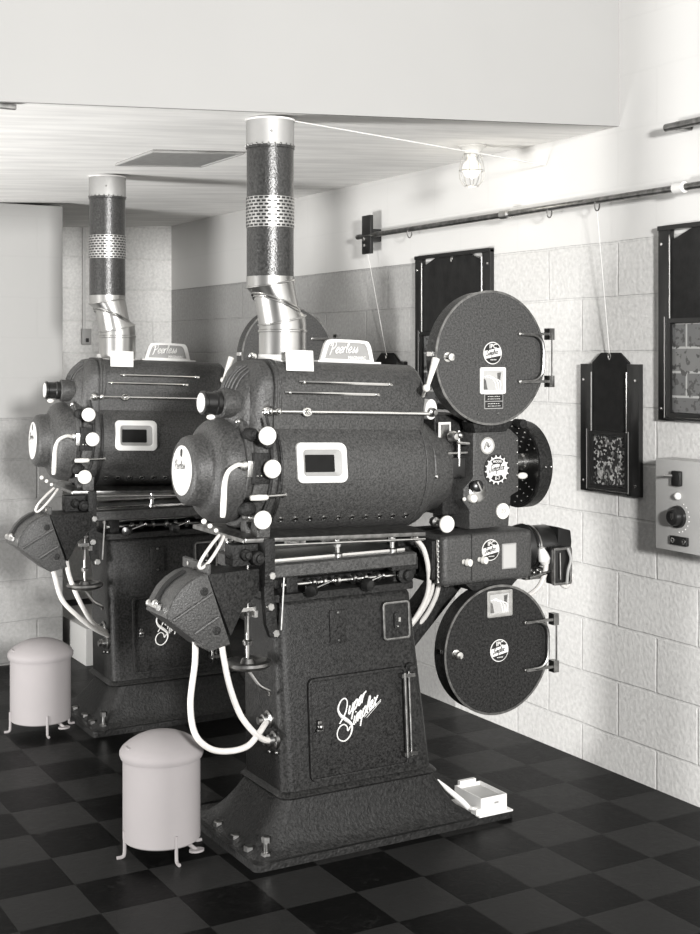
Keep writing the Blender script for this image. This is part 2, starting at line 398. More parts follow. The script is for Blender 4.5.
# small hardware on the ceiling
begin((0, 0, 0))
def ceil_hook(x, y, label):
    begin((x, y, ceil_z(x)))
    o = MB().lathe((x, y, ceil_z(x) + .001), (0, 0, -1), [(0, .02), (.006, .02), (.008, .006), (.03, .006)], 12)
    o.tube(smooth([(x - .01, y, ceil_z(x) - .018), (x + .014, y, ceil_z(x) - .03), (x + .026, y, ceil_z(x) - .02)], 4), .005, 6)
    tag(build(o, 'ceiling_hook', 'matblack'), label, 'hook')
ceil_hook(1.335, 3.73, 'small dark hook in the ceiling left of the near flue')
begin((0, 0, 0))
x, y = .955, 3.715
o = MB().box((x, y, ceil_z(x) - .006), (.16, .02, .014)); 
tag(build(o, 'ceiling_clip', 'darksteel', bevel=.002), 'thin dark strip at the top left edge of the ceiling', 'strip')
o = MB().tube([cz(1.975, 3.80, .006), (3.262, 4.115, 2.30)], .0025, 6)
tag(build(o, 'ceiling_wire', 'cord'), 'thin pale wire stretched along the ceiling from near flue towards the caged lamp', 'wire')
# dark conduit stub on the right wall near the ceiling
o = MB().tube([(XW - .05, 3.39, 2.335), (XW - .05, 3.0, 2.335)], .014, 12).box((XW - .025, 3.33, 2.335), (.05, .03, .03))
tag(build(o, 'conduit_stub', 'darksteel'), 'short dark conduit at the top right corner above the long rod', 'conduit')

# rod on the wall that carries the shutter cords
begin((XW - .06, 4.4, 2.13))
root = empty('shutter_rod', ORG); tag(root, 'long steel rod running along the right wall above the port shutters', 'rod')
XR = XW - .06
def rodz(y): return 2.118
o = MB().tube([(XR, 5.50, rodz(0)), (XR, 3.0, rodz(0))], .0125, 14); build(o, 'rod_pipe', 'darksteel', root)
for y in (4.30, 3.31):
    o = MB().lathe((XR, y + .03, rodz(0)), (0, -1, 0), [(0, .013), (.004, .02), (.05, .02), (.056, .013)], 16)
    q = build(o, 'coupling', 'frost' if y < 3.5 else 'steel', root)
    if y < 3.5: q['label'] = 'white taped coupling'
for y in (5.03, 4.02, 3.74):
    o = MB().tube([(XR + .02 * math.sin(t) * .6, y, rodz(0) - .018 + .02 * math.cos(t)) for t in [6.28318 * j / 16 for j in range(16)]], .003, 6, closed=True)
    build(o, 'cord_ring', 'darksteel', root)
o = MB().bb(XR - .012, XR + .006, 5.36, 5.44, 2.03, 2.215).bb(XR, XW, 5.375, 5.42, 2.09, 2.15)
q = build(o, 'end_bracket', 'black', root, bevel=.003); q['label'] = 'black end bracket'
o = MB().lathe((XR - .012, 5.40, 2.10), (-1, 0, 0), [(0, .01), (.012, .01), (.014, .0)], 10); build(o, 'screw', 'chrome', q)
o = MB().lathe((XR - .012, 5.40, 2.07), (-1, 0, 0), [(0, .008), (.01, .008), (.012, 0)], 10)
build(o, 'screw', 'chrome', q)

# port shutters
def shutter(yl, yr, z0, z1, label, glass='mottle', gz=.45, peak=.06, cord_to=None, big=False, ports=True):
    """yl > yr: left and right edges as seen; glass pane fills the lower part between two channels"""
    yc = (yl + yr) / 2; w = yl - yr; begin((XW, yc, z0))
    root = empty('port_shutter', ORG); tag(root, label, 'shutter')
    P = plane((XW, yc, z0), (0, -1, 0), (0, 0, 1))       # u to the right, v up, w into the room (-X)
    N = -1
    def Q(u, v, d): 
        return V((XW - d, yc - u, z0 + v))
    H = z1 - z0; cw = w * (.2 if not big else .10)
    for sgn in (-1, 1):
        a = sgn * w / 2; b_ = sgn * (w / 2 - cw)
        o = MB(); o.rings([[Q(a, 0, .001), Q(b_, 0, .001), Q(b_, H, .001), Q(a, H, .001)], [Q(a, 0, .022), Q(b_, 0, .022), Q(b_, H, .022), Q(a, H, .022)]])
        ch = build(o, 'channel', 'black', root, bevel=.002)
        o = MB().tube([Q(b_, .01, .024), Q(b_, H - .03, .024)], .0022, 6)
        build(o, 'bright_edge', 'chrome', ch)
        for v in (.04, H - .06):
            o = MB().lathe(Q(sgn * (w / 2 - .018), v, .022), (-1, 0, 0), [(0, .006), (.003, .005), (.004, 0)], 10); build(o, 'screw', 'chrome', ch)
    pw = w / 2 - cw + .004; g1 = H * gz
    # sliding plate with clipped corners
    zt = H - (.012 if big else -.0)
    pts = [(-pw, g1), (pw, g1), (pw, zt - peak), (pw * .45, zt), (-pw * .45, zt), (-pw, zt - peak)] if not big else [(-pw, g1), (pw, g1), (pw, zt - peak), (pw * .55, zt), (-pw * .55, zt), (-pw, zt - peak)]
    if not big: pts = [(-pw, g1), (pw, g1), (pw, H + .005), (pw * .5, H + .042), (-pw * .5, H + .042), (-pw, H + .005)]
    o = MB().rings([[Q(u, v, .006) for u, v in pts], [Q(u, v, .016) for u, v in pts]])
    sl = build(o, 'sliding_plate', 'matblack', root)
    top = H + .04 if not big else zt
    o = MB().tube([Q(.006 * math.cos(t), top - .012 + .012 * math.sin(t), .019) for t in [6.28318 * j / 14 for j in range(14)]], .0025, 5, closed=True); build(o, 'eyelet', 'chrome', sl)
    if big:
        o = MB().rings([[Q(-w / 2, H - .012, .001), Q(w / 2, H - .012, .001), Q(w / 2, H + .004, .001), Q(-w / 2, H + .004, .001)], [Q(-w / 2, H - .012, .026), Q(w / 2, H - .012, .026), Q(w / 2, H + .004, .026), Q(-w / 2, H + .004, .026)]])
        build(o, 'top_bar', 'black', root)
    # window frame and pane
    o = MB()
    fw = pw + .012
    for (u0, u1, v0, v1) in ((-fw, fw, .004, .028), (-fw, fw, g1 - .012, g1 + .004), (-fw, -fw + .022, .028, g1 - .012), (fw - .022, fw, .028, g1 - .012)):
        o.rings([[Q(u0, v0, .016), Q(u1, v0, .016), Q(u1, v1, .016), Q(u0, v1, .016)], [Q(u0, v0, .027), Q(u1, v0, .027), Q(u1, v1, .027), Q(u0, v1, .027)]])
    wf = build(o, 'window_frame', 'black', root)
    o = MB().rings([[Q(-fw + .018, .03, .008), Q(fw - .018, .03, .008), Q(fw - .018, g1 - .014, .008), Q(-fw + .018, g1 - .014, .008)], [Q(-fw + .018, .03, .014), Q(fw - .018, .03, .014), Q(fw - .018, g1 - .014, .014), Q(-fw + .018, g1 - .014, .014)]])
    build(o, 'pane', glass, wf)
    o = MB().tube([Q(-fw - .002, .01, .03), Q(-fw - .002, g1 + .01, .03), ], .002, 5).tube([Q(fw + .002, .01, .03), Q(fw + .002, g1 + .01, .03)], .002, 5).tube([Q(-fw, .012, .03), Q(fw, .012, .03)], .0015, 5)
    build(o, 'bright_trim', 'chrome', wf)
    if cord_to:
        e = Q(0, top - .002, .019)
        o = MB().tube([e, V(cord_to)], .0014, 6)
        q = build(o, 'pull_cord', 'cord', root); q['label'] = 'white pull cord'
    return root
m, nt, b = newmat('port_glass_painted_reflection'); M['portglass'] = m  # pane with a blockwork reflection painted into its colour
tc = node(nt, 'ShaderNodeTexCoord'); sp = node(nt, 'ShaderNodeSeparateXYZ'); nt.links.new(tc.outputs['Object'], sp.inputs[0])
cb = node(nt, 'ShaderNodeCombineXYZ'); nt.links.new(sp.outputs[1], cb.inputs[0]); nt.links.new(sp.outputs[2], cb.inputs[1])
n = node(nt, 'ShaderNodeTexBrick'); n.inputs['Scale'].default_value = 1; n.inputs['Brick Width'].default_value = .16; n.inputs['Row Height'].default_value = .085; n.inputs['Mortar Size'].default_value = .004
n.inputs['Color1'].default_value = (.10, .10, .10, 1); n.inputs['Color2'].default_value = (.16, .16, .155, 1); n.inputs['Mortar'].default_value = (.35, .35, .34, 1)
nt.links.new(cb.outputs[0], n.inputs['Vector']); n2 = node(nt, 'ShaderNodeTexNoise'); n2.inputs['Scale'].default_value = 45; n2.inputs['Detail'].default_value = 6; nt.links.new(tc.outputs['Object'], n2.inputs['Vector'])
nt.links.new(mixc(nt, math_(nt, 'GREATER_THAN', n2.outputs['Fac'], .57), n.outputs['Color'], gg(.05)), b.inputs['Base Color']); b.inputs['Roughness'].default_value = .12
shutter(3.880, 3.558, 1.033, 1.513, 'small black port shutter with mottled glass on the bright right wall', gz=.47, cord_to=(XR, 3.74, rodz(0) - .035))
shutter(5.46, 5.14, 1.033, 1.513, 'black peaked shutter just showing above the near lamphouse', gz=.47, cord_to=(XR, 5.40, rodz(0) - .09))
shutter(5.043, 4.462, 1.30, 1.992, 'tall black port shutter behind the upper film magazine of the near projector', glass='portglass', gz=.5, peak=.035, big=True)
shutter(3.459, 2.878, 1.317, 1.996, 'tall black port shutter with a window cut off by the right picture edge', glass='portglass', gz=.52, peak=.04, big=True)
# small pale block on its left edge
begin((XW, 3.49, 1.85))
o = MB().bb(XW - .045, XW - .0225, 3.444, 3.478, 1.80, 1.90)
tag(build(o, 'shutter_catch', 'ivory', bevel=.003), 'small pale block on the left edge of the shutter at the right picture edge', 'catch')

# grey control box on the wall
XB = XW - .09; begin((XW, 3.3, .86))
root = empty('wall_control_box', ORG); tag(root, 'grey metal control box with a black dial on the right wall', 'control box')
yl = 3.40; 
o = MB().bb(XB, XW - .001, 3.02, yl, .879, 1.190); cb = build(o, 'housing', 'panelgrey', root, bevel=.004)
def bxp(u, v, d=0.): return V((XB - d, yl - u, 1.190 - v))
P = plane((XB, yl - .078, 1.190 - .062), (0, -1, 0), (0, 0, 1)); 
Pm_ = lambda u, v, w=0.: V((XB - w, yl + 0 - .078 - u, 1.11 + v))
def PP(u0, v0): return lambda u, v, w=0.: V((XB - w, yl - u0 - u, 1.190 - v0 + v))
sw = build(plate(MB(), PP(.110, .062), .042, .052, .006, 0, .012), 'toggle_switch', 'black', root, bevel=.002)
o = MB().cyl(PP(.092, .055)(0, 0, .01), PP(.110, .055)(-.038, 0, .03), .006, .004, 12); build(o, 'toggle', 'chrome', sw)
o = MB().ball(PP(.112, .122)(0, 0, .004), .013); build(o, 'pilot_lamp', 'white', root)
dl = build(MB().lathe(PP(.110, .192)(0, 0), (-1, 0, 0), [(0, .039), (.01, .037), (.014, .03), (.03, .027), (.034, .022), (.034, 0)], 18), 'dial_knob', 'black', root)
o = MB().box(PP(.116, .187)(0, 0, .036), (.004, .008, .02)); build(o, 'pointer', 'chrome', dl)
o = MB()
for k in range(9):
    a = math.radians(60 - k * 18); o.box(PP(.110, .192)(.052 * math.cos(a), .052 * math.sin(a), .001), (.002, .004, .004))
build(o, 'scale_marks', 'white', root)
o = plate(MB(), PP(.121, .272), .08, .03, .004, 0, .01); sk = build(o, 'twin_socket', 'black', root, bevel=.002)
for u in (-.026, .026): build(MB().ring(PP(.121, .272)(u, 0, .009), (-1, 0, 0), .005, .009, .003, 16), 'socket_ring', 'chrome', sk)
o = MB().ball((XB + .03, 3.30, 1.176), .005); build(o, 'screw', 'darksteel', root)

# wall clip lower right
begin((XW, 3.31, .357))
o = MB().lathe((XW, 3.30, .357), (-1, 0, 0), [(0, .03), (.02, .03), (.03, .024), (.034, 0)], 20); o.bb(XW - .02, XW, 3.24, 3.30, .33, .384)
tag(build(o, 'wall_outlet', 'ivory', bevel=.002), 'small pale outlet low on the bright wall at the right picture edge', 'outlet')

# fittings on the back wall
begin((2.68, 8.03, 1.66))
root = empty('wall_switch', ORG); tag(root, 'small switch box with conduit on the back wall left of the far flue', 'switch')
o = MB().bb(2.65, 2.71, 7.995, 8.028, 1.61, 1.71); q = build(o, 'box', 'panelgrey', root, bevel=.003); 
o = MB().bb(2.672, 2.69, 7.988, 7.997, 1.625, 1.65); build(o, 'toggle', 'black', q)
o = MB().tube([(2.665, 8.01, 1.71), (2.665, 8.01, ceil_z(2.66) - .004)], .01, 8); build(o, 'conduit', 'frost', root)
for x, lb_ in ((2.75, 'small round knob on the back wall beside the switch box'), (3.175, 'small round knob on the back wall right of the far flue')):
    begin((x, 8.03, 1.73))
    o = MB().lathe((x, 8.029, 1.73), (0, -1, 0), [(0, .018), (.01, .016), (.014, .01), (.03, .01), (.034, .02), (.05, .02), (.055, 0)], 16)
    tag(build(o, 'round_coat_peg', 'darksteel'), lb_, 'knob')
begin((3.2, 8.0, 0))
o = MB().tube([(3.215, 8.005, .02), (3.215, 8.005, ceil_z(3.2) - .005)], .012, 8)
tag(build(o, 'corner_conduit', 'frost'), 'vertical conduit in the back corner beside the right wall', 'conduit')

# ================================================================== PROJECTOR (built in world coordinates at the near place)
CX, CY = 2.16, 3.80
begin((CX, CY, 0))
proj = empty('film_projector', ORG)
YN = 3.60
# ---- pedestal
def prect(x0, x1, y0, y1, z, r=.03, k=5):
    return [V(((x0 + x1) / 2 + u, (y0 + y1) / 2 + v, z)) for u, v in rrect(x1 - x0, y1 - y0, r, k)]
rs = []
# plinth flare, concave
for i in range(11):
    t = i / 10; e = (1 - math.cos(t * math.pi / 2))          # 0 at bottom .. 1 at the ridge
    e = t ** .55
    z = .022 + .150 * t
    rs.append(prect(1.72 + (1.838 - 1.72) * e, 2.53 + (2.392 - 2.53) * e, 3.535 + (3.602 - 3.535) * e, 4.06 + (3.905 - 4.06) * e, z, .03))
o = MB().rings([prect(1.70, 2.66, 3.52, 4.09, .0, .02), prect(1.70, 2.66, 3.52, 4.09, .022, .02)]).rings(rs)
base = build(o, 'plinth', 'castiron', proj, bevel=.0)
o = MB().rings([prect(1.832, 2.398, 3.594, 3.912, .170, .035), prect(1.824, 2.406, 3.586, 3.92, .178, .035), prect(1.832, 2.398, 3.594, 3.912, .188, .035),
                prect(1.838, 2.388, 3.602, 3.905, .192, .035), prect(1.828, 2.332, 3.64, 3.90, .76, .035), prect(1.834, 2.326, 3.646, 3.894, .772, .032),
                prect(1.845, 2.315, 3.657, 3.883, .778, .03), prect(1.815, 2.34, 3.63, 3.91, .778, .03), prect(1.815, 2.34, 3.63, 3.91, .80, .03)])
ped = build(o, 'pedestal', 'crinkle2', proj)
LEAN = math.atan2(.038, .568)
def pf(x, z, d=0.):  # point on the pedestal's near face
    return V((x, 3.602 + .038 * (z - .192) / .568 - d, z))
# anchor bolts on the plinth
for x, y, h_ in ((1.757, 3.565, .055), (1.735, 3.64, .012), (1.74, 3.75, .012), (1.74, 3.88, .012)):
    o = MB().hexbolt((x, y, .024), (0, 0, 1), .017, .014)
    if h_ > .03: o.cyl((x, y, .036), (x, y, .082), .0085, n=12).hexbolt((x, y, .07), (0, 0, 1), .015, .016)
    build(o, 'anchor_bolt', 'darksteel', base)
# large door, raised rim, latch, hinge rod
PD = near(2.108, pf(0, .372).y, .372, LEAN)
def PDf(u, v, w=0.):
    return pf(2.108 + u * (1 + .0) + v * .012 * 0, .372 + v + .03 * u * 0, w)
dw, dh = .345, .30
door = build(plate(MB(), PDf, dw, dh, .014, -.004, .008), 'pedestal_door', 'crinkle2', ped, bevel=.002)
o = frame_plate(MB(), PDf, dw + .018, dh + .018, .02, .011, -.004, .014); build(o, 'door_rim', 'crinkle2', ped, bevel=.003)
o = MB().tube([pf(2.272, .245, .028), pf(2.272, .515, .028)], .0065, 12).tube([pf(2.293, .245, .02), pf(2.293, .515, .02)], .004, 10)
for z in (.505, .255): o.box(pf(2.285, z, .018), (.05, .03, .012))
build(o, 'hinge_rod', 'darksteel', ped)
for z in (.52, .26):
    o = MB().lathe(pf(2.306, z, .0), (0, -1, 0), [(-.005, .02), (.012, .02), (.018, .014), (.024, .012), (.026, 0)], 16)
    build(o, 'hinge', 'crinkle2', ped)
o = MB().box(pf(1.957, .385, .016), (.014, .018, .034)).ball(pf(1.957, .385, .028), .011).box(pf(1.957, .372, .02), (.022, .012, .008)); build(o, 'latch', 'darksteel', ped, bevel=.002)
# lettering on the door: Super Simplex sharing one swash S
mb = MB()
def PL(u, v, w=0.): return pf(2.0 + u, .5 - v, .0115 + w)      # u right, v down, metres
sw = [(.082, .118), (.075, .098), (.055, .088), (.035, .10), (.028, .13)]
k = .00302  # emblem crop units to metres
def E(px, py): return ((px - 30) / 700 * .262 - .0, (py - 100) / 650 * .235)
S = [(130, 385), (165, 345), (205, 280), (218, 200), (190, 165), (145, 180), (115, 240), (140, 310), (200, 365), (250, 420), (258, 480), (220, 545), (160, 558), (110, 520), (105, 460), (135, 415), (175, 408), (205, 430), (215, 470), (250, 435)]
S = [(130, 385), (165, 345), (205, 280), (218, 205), (195, 166), (150, 178), (118, 240), (140, 305), (195, 360), (245, 410), (262, 465), (235, 530), (175, 560), (115, 525), (100, 465), (130, 415), (175, 405), (208, 435), (215, 475), (245, 442)]
pts = smooth([(*E(*p), 0) for p in S], 6)
n_ = len(pts); rad = []
for i in range(n_):
    t = i / n_; rad.append(.0022 + .0042 * math.exp(-((t - .42) / .09) ** 2))
XD, ZD = 2.005, .513
def PE(u, v, w=0.): return pf(XD - .004 + u * .90, ZD - .043 - v * .92 + u * .13, .0105 + w)
mb.tube([PE(p.x, p.y) for p in pts], .002, 6, radii=rad)
def PW(x0, y0): 
    return lambda u, v, w=0.: PE(x0 + u, y0 - v)
x0, y0 = E(225, 330); script_text(mb, PW(x0, y0), 'uper', 0, 0, .0262, .0027, rise=.43, shear=.35)
x0, y0 = E(275, 440); script_text(mb, PW(x0, y0), 'implex', 0, 0, .0262, .0027, rise=.43, shear=.35)
x1, y1 = E(400, 400); x2, y2 = E(590, 285)
mb.tube([PE(x1, y1), PE(x2, y2)], .0011, 5); mb.tube([PE(x1 + .01, y1 + .004), PE(x2, y2 + .005)], .0008, 5)
q = build(mb, 'door_lettering', 'white', ped); q['label'] = 'white script lettering'
# two plates above the door
PA = lambda u, v, w=0.: pf(2.043 + u, .682 + v, w)
q = build(plate(MB(), PA, .058, .105, .004, -.003, .006), 'cover_plate', 'crinkle2', ped, bevel=.001)
o = MB()
for v in (-.044, .044): o.lathe(PA(0, v, .006), (0, -1, 0), [(0, .005), (.003, .004), (.004, 0)], 10)
build(o, 'screw', 'darksteel', ped)
PB = lambda u, v, w=0.: pf(2.257 + u, .682 + v, w)
q = build(plate(MB(), PB, .098, .118, .012, -.003, .012), 'switch_plate', 'crinkle2', ped, bevel=.004)
build(frame_plate(MB(), PB, .104, .124, .014, .008, -.002, .017), 'switch_rim', 'darksteel', ped, bevel=.002)
build(plate(MB(), PB, .022, .05, .005, .010, .02), 'toggle_plate', 'black', ped)
o = MB().box(PB(0, .006, .024), (.008, .02, .014)).ball(PB(0, -.018, .021), .004); build(o, 'toggle', 'steel', ped)
# hose connectors on the rear (left) side of the pedestal
o = MB()
for y, z in ((3.66, .345), (3.70, .40)):
    o.lathe((1.834, y, z), (-1, 0, 0), [(-.005, .028), (.006, .028), (.01, .02), (.024, .018), (.026, .012), (.04, .012)], 16)
for y, z in ((3.64, .31), (3.74, .34), (3.69, .30)): o.ball((1.830, y, z), .006)
build(o, 'hose_connector', 'darksteel', ped)

# ---- table and mechanism between pedestal and lamphouse
rs = [prect(1.775, 2.33, 3.615, 3.96, .857, .012), prect(1.77, 2.335, 3.61, 3.965, .861, .014), prect(1.77, 2.335, 3.61, 3.965, .896, .014), prect(1.78, 2.325, 3.62, 3.955, .902, .012)]
tab = build(MB().rings(rs), 'tilting_table', 'crinkle', proj)
o = MB()
for y in (3.66, 3.90):
    for i in range(26): 
        x = 1.83 + i * .018; o.box((x, y, .905), (.009, .02 + .012 * random.random(), .006 + .006 * random.random()), Matrix.Rotation(random.random(), 3, 'Z'))
    o.bb(1.81, 2.30, y - .022, y - .012, .902, .912)
build(o, 'feed_rack', 'chrome', tab)
for x, y in ((1.80, 3.645), (1.80, 3.93), (2.255, 3.645), (2.05, 3.645), (2.27, 3.93)):
    o = MB().cyl((x, y, .895), (x, y, .975), .008, n=12).lathe((x, y, .90), (0, 0, 1), [(0, .016), (.012, .016), (.016, .01)], 14).lathe((x, y, .935), (0, 0, 1), [(0, .013), (.014, .013)], 6)
    build(o, 'support_post', 'steel', tab)
# mechanism under the table: shafts, gears, hand knobs
o = MB()
o.tube([(1.86, 3.66, .825), (2.30, 3.66, .822)], .007, 10)
o.tube([(1.86, 3.72, .84), (2.30, 3.72, .84)], .009, 10)
for x in (1.96, 2.0, 2.05, 2.11, 2.15, 2.20): o.lathe((x, 3.66, .824), (1, 0, 0), [(0, .012), (.003, .017), (.012, .017), (.016, .011)], 14)
build(o, 'adjusting_shaft', 'steel', tab)
o = MB()
for x in (1.885, 2.295): o.cyl((x, 3.70, .795), (x, 3.70, .87), .02, n=18)
o.bb(1.87, 1.91, 3.65, 3.85, .80, .87); o.bb(2.27, 2.32, 3.66, 3.86, .80, .87)
o.bb(1.95, 2.25, 3.76, 3.85, .80, .868)
build(o, 'tilt_bracket', 'castiron', tab, bevel=.003)
for x, y, dx in ((1.94, 3.61, -.05), (2.13, 3.615, .02)):
    o = MB().lathe((x, y, .815), (dx, -.06, -.01), [(-.06, .006), (0, .006), (.004, .02), (.014, .022), (.03, .018), (.034, 0)], 16); build(o, 'hand_knob', 'black', tab)
    o = MB().tube([(x + .01, y, .815), (x + .07, y - .005, .835)], .004, 8).ball((x + .07, y - .005, .835), .007); build(o, 'lock_lever', 'chrome', tab)
# pivot ear at the right end of the table
o = MB().bb(2.235, 2.335, 3.612, 3.64, .845, .885); o.lathe((2.30, 3.64, .825), (0, -1, 0), [(0, .03), (.012, .03), (.016, .018), (.03, .016), (.032, 0)], 20)
build(o, 'pivot_ear', 'castiron', tab, bevel=.002)
# left link arm hanging from the table corner
o = MB().prism([(1.765, 3.60, .885), (1.80, 3.60, .885), (1.802, 3.60, .80), (1.815, 3.60, .70), (1.805, 3.60, .678), (1.79, 3.60, .678), (1.775, 3.60, .72), (1.768, 3.60, .80)], (0, .025, 0))
o.bb(1.765, 1.80, 3.59, 3.66, .84, .985)
lk = build(o, 'link_arm', 'castiron', tab, bevel=.003)
o = MB()
for x, z in ((1.803, .692), (1.785, .775), (1.79, .87)): o.hexbolt((x, 3.60, z), (0, -1, 0), .013, .012)
build(o, 'bolt', 'steel', tab)
o = MB().tube([(1.825, 3.60, .70), (1.835, 3.60, .86)], .0035, 8); build(o, 'bright_link', 'steel', tab)
# clutter of castings between table corner and lamphouse (rear)
o = MB()
for x, y, z, r_ in ((1.72, 3.62, .935, .018), (1.75, 3.60, .925, .022), (1.69, 3.66, .93, .014), (1.785, 3.605, .93, .02)):
    o.lathe((x, y + .03, z), (0, -1, 0), [(0, r_), (.03, r_), (.034, r_ * .6), (.044, r_ * .6), (.045, 0)], 16)
o.bb(1.68, 1.80, 3.64, 3.70, .90, .965)
build(o, 'rear_clamp', 'castiron', tab, bevel=.002)

# handwheel with threaded rod
xh, yh = 1.735, 3.65
o = MB().cyl((xh, yh, .61), (xh, yh, .90), .0055, n=12)
for z in (.655, .745, .79): o.lathe((xh, yh, z), (0, 0, 1), [(0, .014), (.012, .016), (.016, .010)], 14)
o.box((xh, yh, .765), (.05, .02, .012)); o.box((xh + .02, yh - .01, .750), (.012, .02, .02))
hw = build(o, 'elevating_screw', 'steel', proj)
o = MB().lathe((xh, yh, .585), (0, 0, 1), [(-.006, 0), (-.006, .03), (-.002, .055), (.004, .07), (.012, .076), (.02, .072), (.024, .06), (.018, .05), (.014, .025), (.028, .018), (.032, 0)], 40)
build(o, 'handwheel', 'darksteel', hw)
o = MB().tube(smooth([(xh, yh - .01, .575), (xh + .03, yh - .02, .53), (xh + .07, yh - .01, .505), (xh + .075, yh - .0, .49)], 5), .005, 8); build(o, 'crank_stem', 'steel', hw)

# ---- rear arm with the sector shaped cover
Y0, Y1 = 3.58, 3.745
A_ = V((1.585, 0, .905)); arc = [(1.585, .897), (1.548, .889), (1.515, .871), (1.487, .846), (1.466, .812), (1.454, .777)]
side = [(1.660, .679), (1.592, .664)]
poly = arc + [(1.592, .664), (1.660, .679)]
poly = [(x, z) for x, z in poly]
o = MB().prism([(x, Y0, z) for x, z in poly], (0, Y1 - Y0, 0))
arm = build(o, 'sector_cover', 'crinkle', proj, bevel=.003)
# raised lip along the arc and two ribs on the side
o = MB().tube([(x, Y0 - .002, z) for x, z in [(p.x, p.z) for p in smooth([(x, 0, z) for x, z in arc], 4)]], .0028, 6); build(o, 'edge_lip', 'crinkle', arm)
o = MB()
for a, b_ in (((1.475, .768), (1.600, .836)), ((1.542, .722), (1.620, .765))):
    o.tube([(a[0], Y0 - .001, a[1]), (b_[0], Y0 - .001, b_[1])], .0055, 8)
build(o, 'side_rib', 'crinkle', arm)
for x, z in ((1.575, .845), (1.615, .725)):
    o = MB().lathe((x, Y0, z), (0, -1, 0), [(0, .013), (.0025, .013), (.003, .011), (.002, 0)], 16); build(o, 'plug', 'crinkle2', arm)
# slot along the curved face, with end knob
sa = smooth([(x, 0, z) for x, z in [(1.553, .893), (1.517, .875), (1.487, .849), (1.464, .816)]], 4)
o = MB(); ym = (Y0 + Y1) / 2 + .015
rs = []
for i, p in enumerate(sa):
    nx = V((p.x - 1.61, 0, p.z - .76)).normalized()
    c_ = V((p.x, ym, p.z)) + nx * .004; t_ = nx * .004
    rs.append([c_ + t_ * .2 + V((0, .011, 0)), c_ + t_ * .2 - V((0, .011, 0)), c_ - t_ - V((0, .011, 0)), c_ - t_ + V((0, .011, 0))])
o.rings(rs); build(o, 'slot', M['matblack'], arm)
o = MB().ball((1.456, ym - .01, .806), .013).cyl((1.45, ym - .045, .80), (1.45, ym + .03, .80), .009, n=12).ball((1.452, ym + .03, .802), .012); build(o, 'slot_clamp', 'steel', arm)
# top flange with two bolts
o = MB().prism([(1.585, Y0 - .004, .893), (1.594, Y0 - .004, .897), (1.594, Y0 - .004, .925), (1.585, Y0 - .004, .922)], (0, Y1 - Y0 + .03, 0))
fl = build(o, 'flange', 'crinkle', arm, bevel=.001)
o = MB()
for y in (3.61, 3.72): o.lathe((1.586, y, .91), (-1, 0, 0), [(0, .007), (.006, .007), (.007, 0)], 8)
build(o, 'flange_bolt', 'chrome', arm)
# tapering arm from cover to the table
rs = []
for t in (0, .5, 1):
    x = 1.59 + t * .185; zt = .893 - .002 * t; zb = .70 + (.822 - .70) * t; ya = Y0 + .008 + .03 * t; yb = Y1 - .02 * t
    if t == 0: rs.append([V((x, ya, zt)), V((x, yb, zt)), V((x + .075, yb, zb)), V((x + .075, ya, zb))])
    elif t == .5: rs.append([V((x, ya, zt)), V((x, yb, zt)), V((x + .03, yb, .775)), V((x + .03, ya, .775))])
    else: rs.append([V((x, ya, zt)), V((x, yb, zt)), V((x, yb, zb)), V((x, ya, zb))])
o = MB().rings(rs); build(o, 'support_arm', 'crinkle2', arm, bevel=.003)
arm.location.x -= .015
# hoses from the cover to the pedestal
def hose(name, pts, r, parent, m='rubber', k=8):
    return build(MB().tube(smooth(pts, k), r, 10), name, m, parent)
hose('cable_hose', [(1.565, 3.66, .70), (1.562, 3.655, .62), (1.545, 3.65, .50), (1.555, 3.64, .41), (1.60, 3.635, .36), (1.66, 3.63, .343), (1.72, 3.62, .352), (1.775, 3.65, .378), (1.83, 3.70, .40)], .0095, proj)
hose('cable_hose', [(1.635, 3.63, .70), (1.645, 3.63, .63), (1.665, 3.63, .54), (1.70, 3.63, .45), (1.745, 3.63, .39), (1.79, 3.645, .355), (1.83, 3.66, .345)], .0095, proj)
hose('cable_hose', [(1.60, 3.61, .83), (1.64, 3.62, .815), (1.68, 3.635, .835), (1.70, 3.65, .86)], .007, proj)
# short loop hanging below the lamphouse rear
hose('cable_loop', [(1.635, 3.64, 1.0), (1.60, 3.62, .975), (1.565, 3.60, .945), (1.552, 3.60, .92), (1.562, 3.60, .912), (1.59, 3.60, .935), (1.63, 3.62, .975), (1.65, 3.64, .995)], .005, proj)
o = MB()
for i in range(3): o.ball((1.585 + i * .02, 3.64, 1.045 - i * .015), .0085 - .0008 * i)
q = build(o, 'terminal_knobs', 'ivory', proj)

# ---- LAMPHOUSE, pitched two degrees towards the wall
piv = V((2.1, 3.8, 1.17))
XF = Matrix.Translation(piv) @ Matrix.Rotation(math.radians(2.0), 4, 'Y') @ Matrix.Translation(-piv)
def L(x, z): return z + .035 * (x - 2.1)   # observed height -> height before the pitch
ZC, R0 = 1.17, .202
def outline(hw, top, r, cr, flatb=.05):
    """drum below, flat sided hood above; counter-clockwise seen from the rear"""
    pts = []; a_end = math.acos(min(1, hw / r)) if hw < r else .2
    # right half from bottom to join, angle measured from -Z
    th1 = math.pi - math.asin(min(.999, hw / r))
    n1 = 18
    for i in range(n1 + 1):
        t = th1 * i / n1; pts.append((r * math.sin(t), -r * math.cos(t)))
    jz = -r * math.cos(th1); tz = top - ZC
    cr = min(cr, hw * .98, (tz - jz) * .9)
    pts.append((hw, jz + (tz - cr - jz) * .5))
    for i in range(9):
        a = math.pi / 2 * i / 8; pts.append((hw - cr + cr * math.cos(a), tz - cr + cr * math.sin(a)))
    full = pts + [(-u, v) for u, v in reversed(pts[1:])]
    return full
def ringx(x, hw, top, r, cr): return [V((x, CY + u, ZC + v)) for u, v in outline(hw, top, r, cr)]
HW = .148; TOP = 1.522
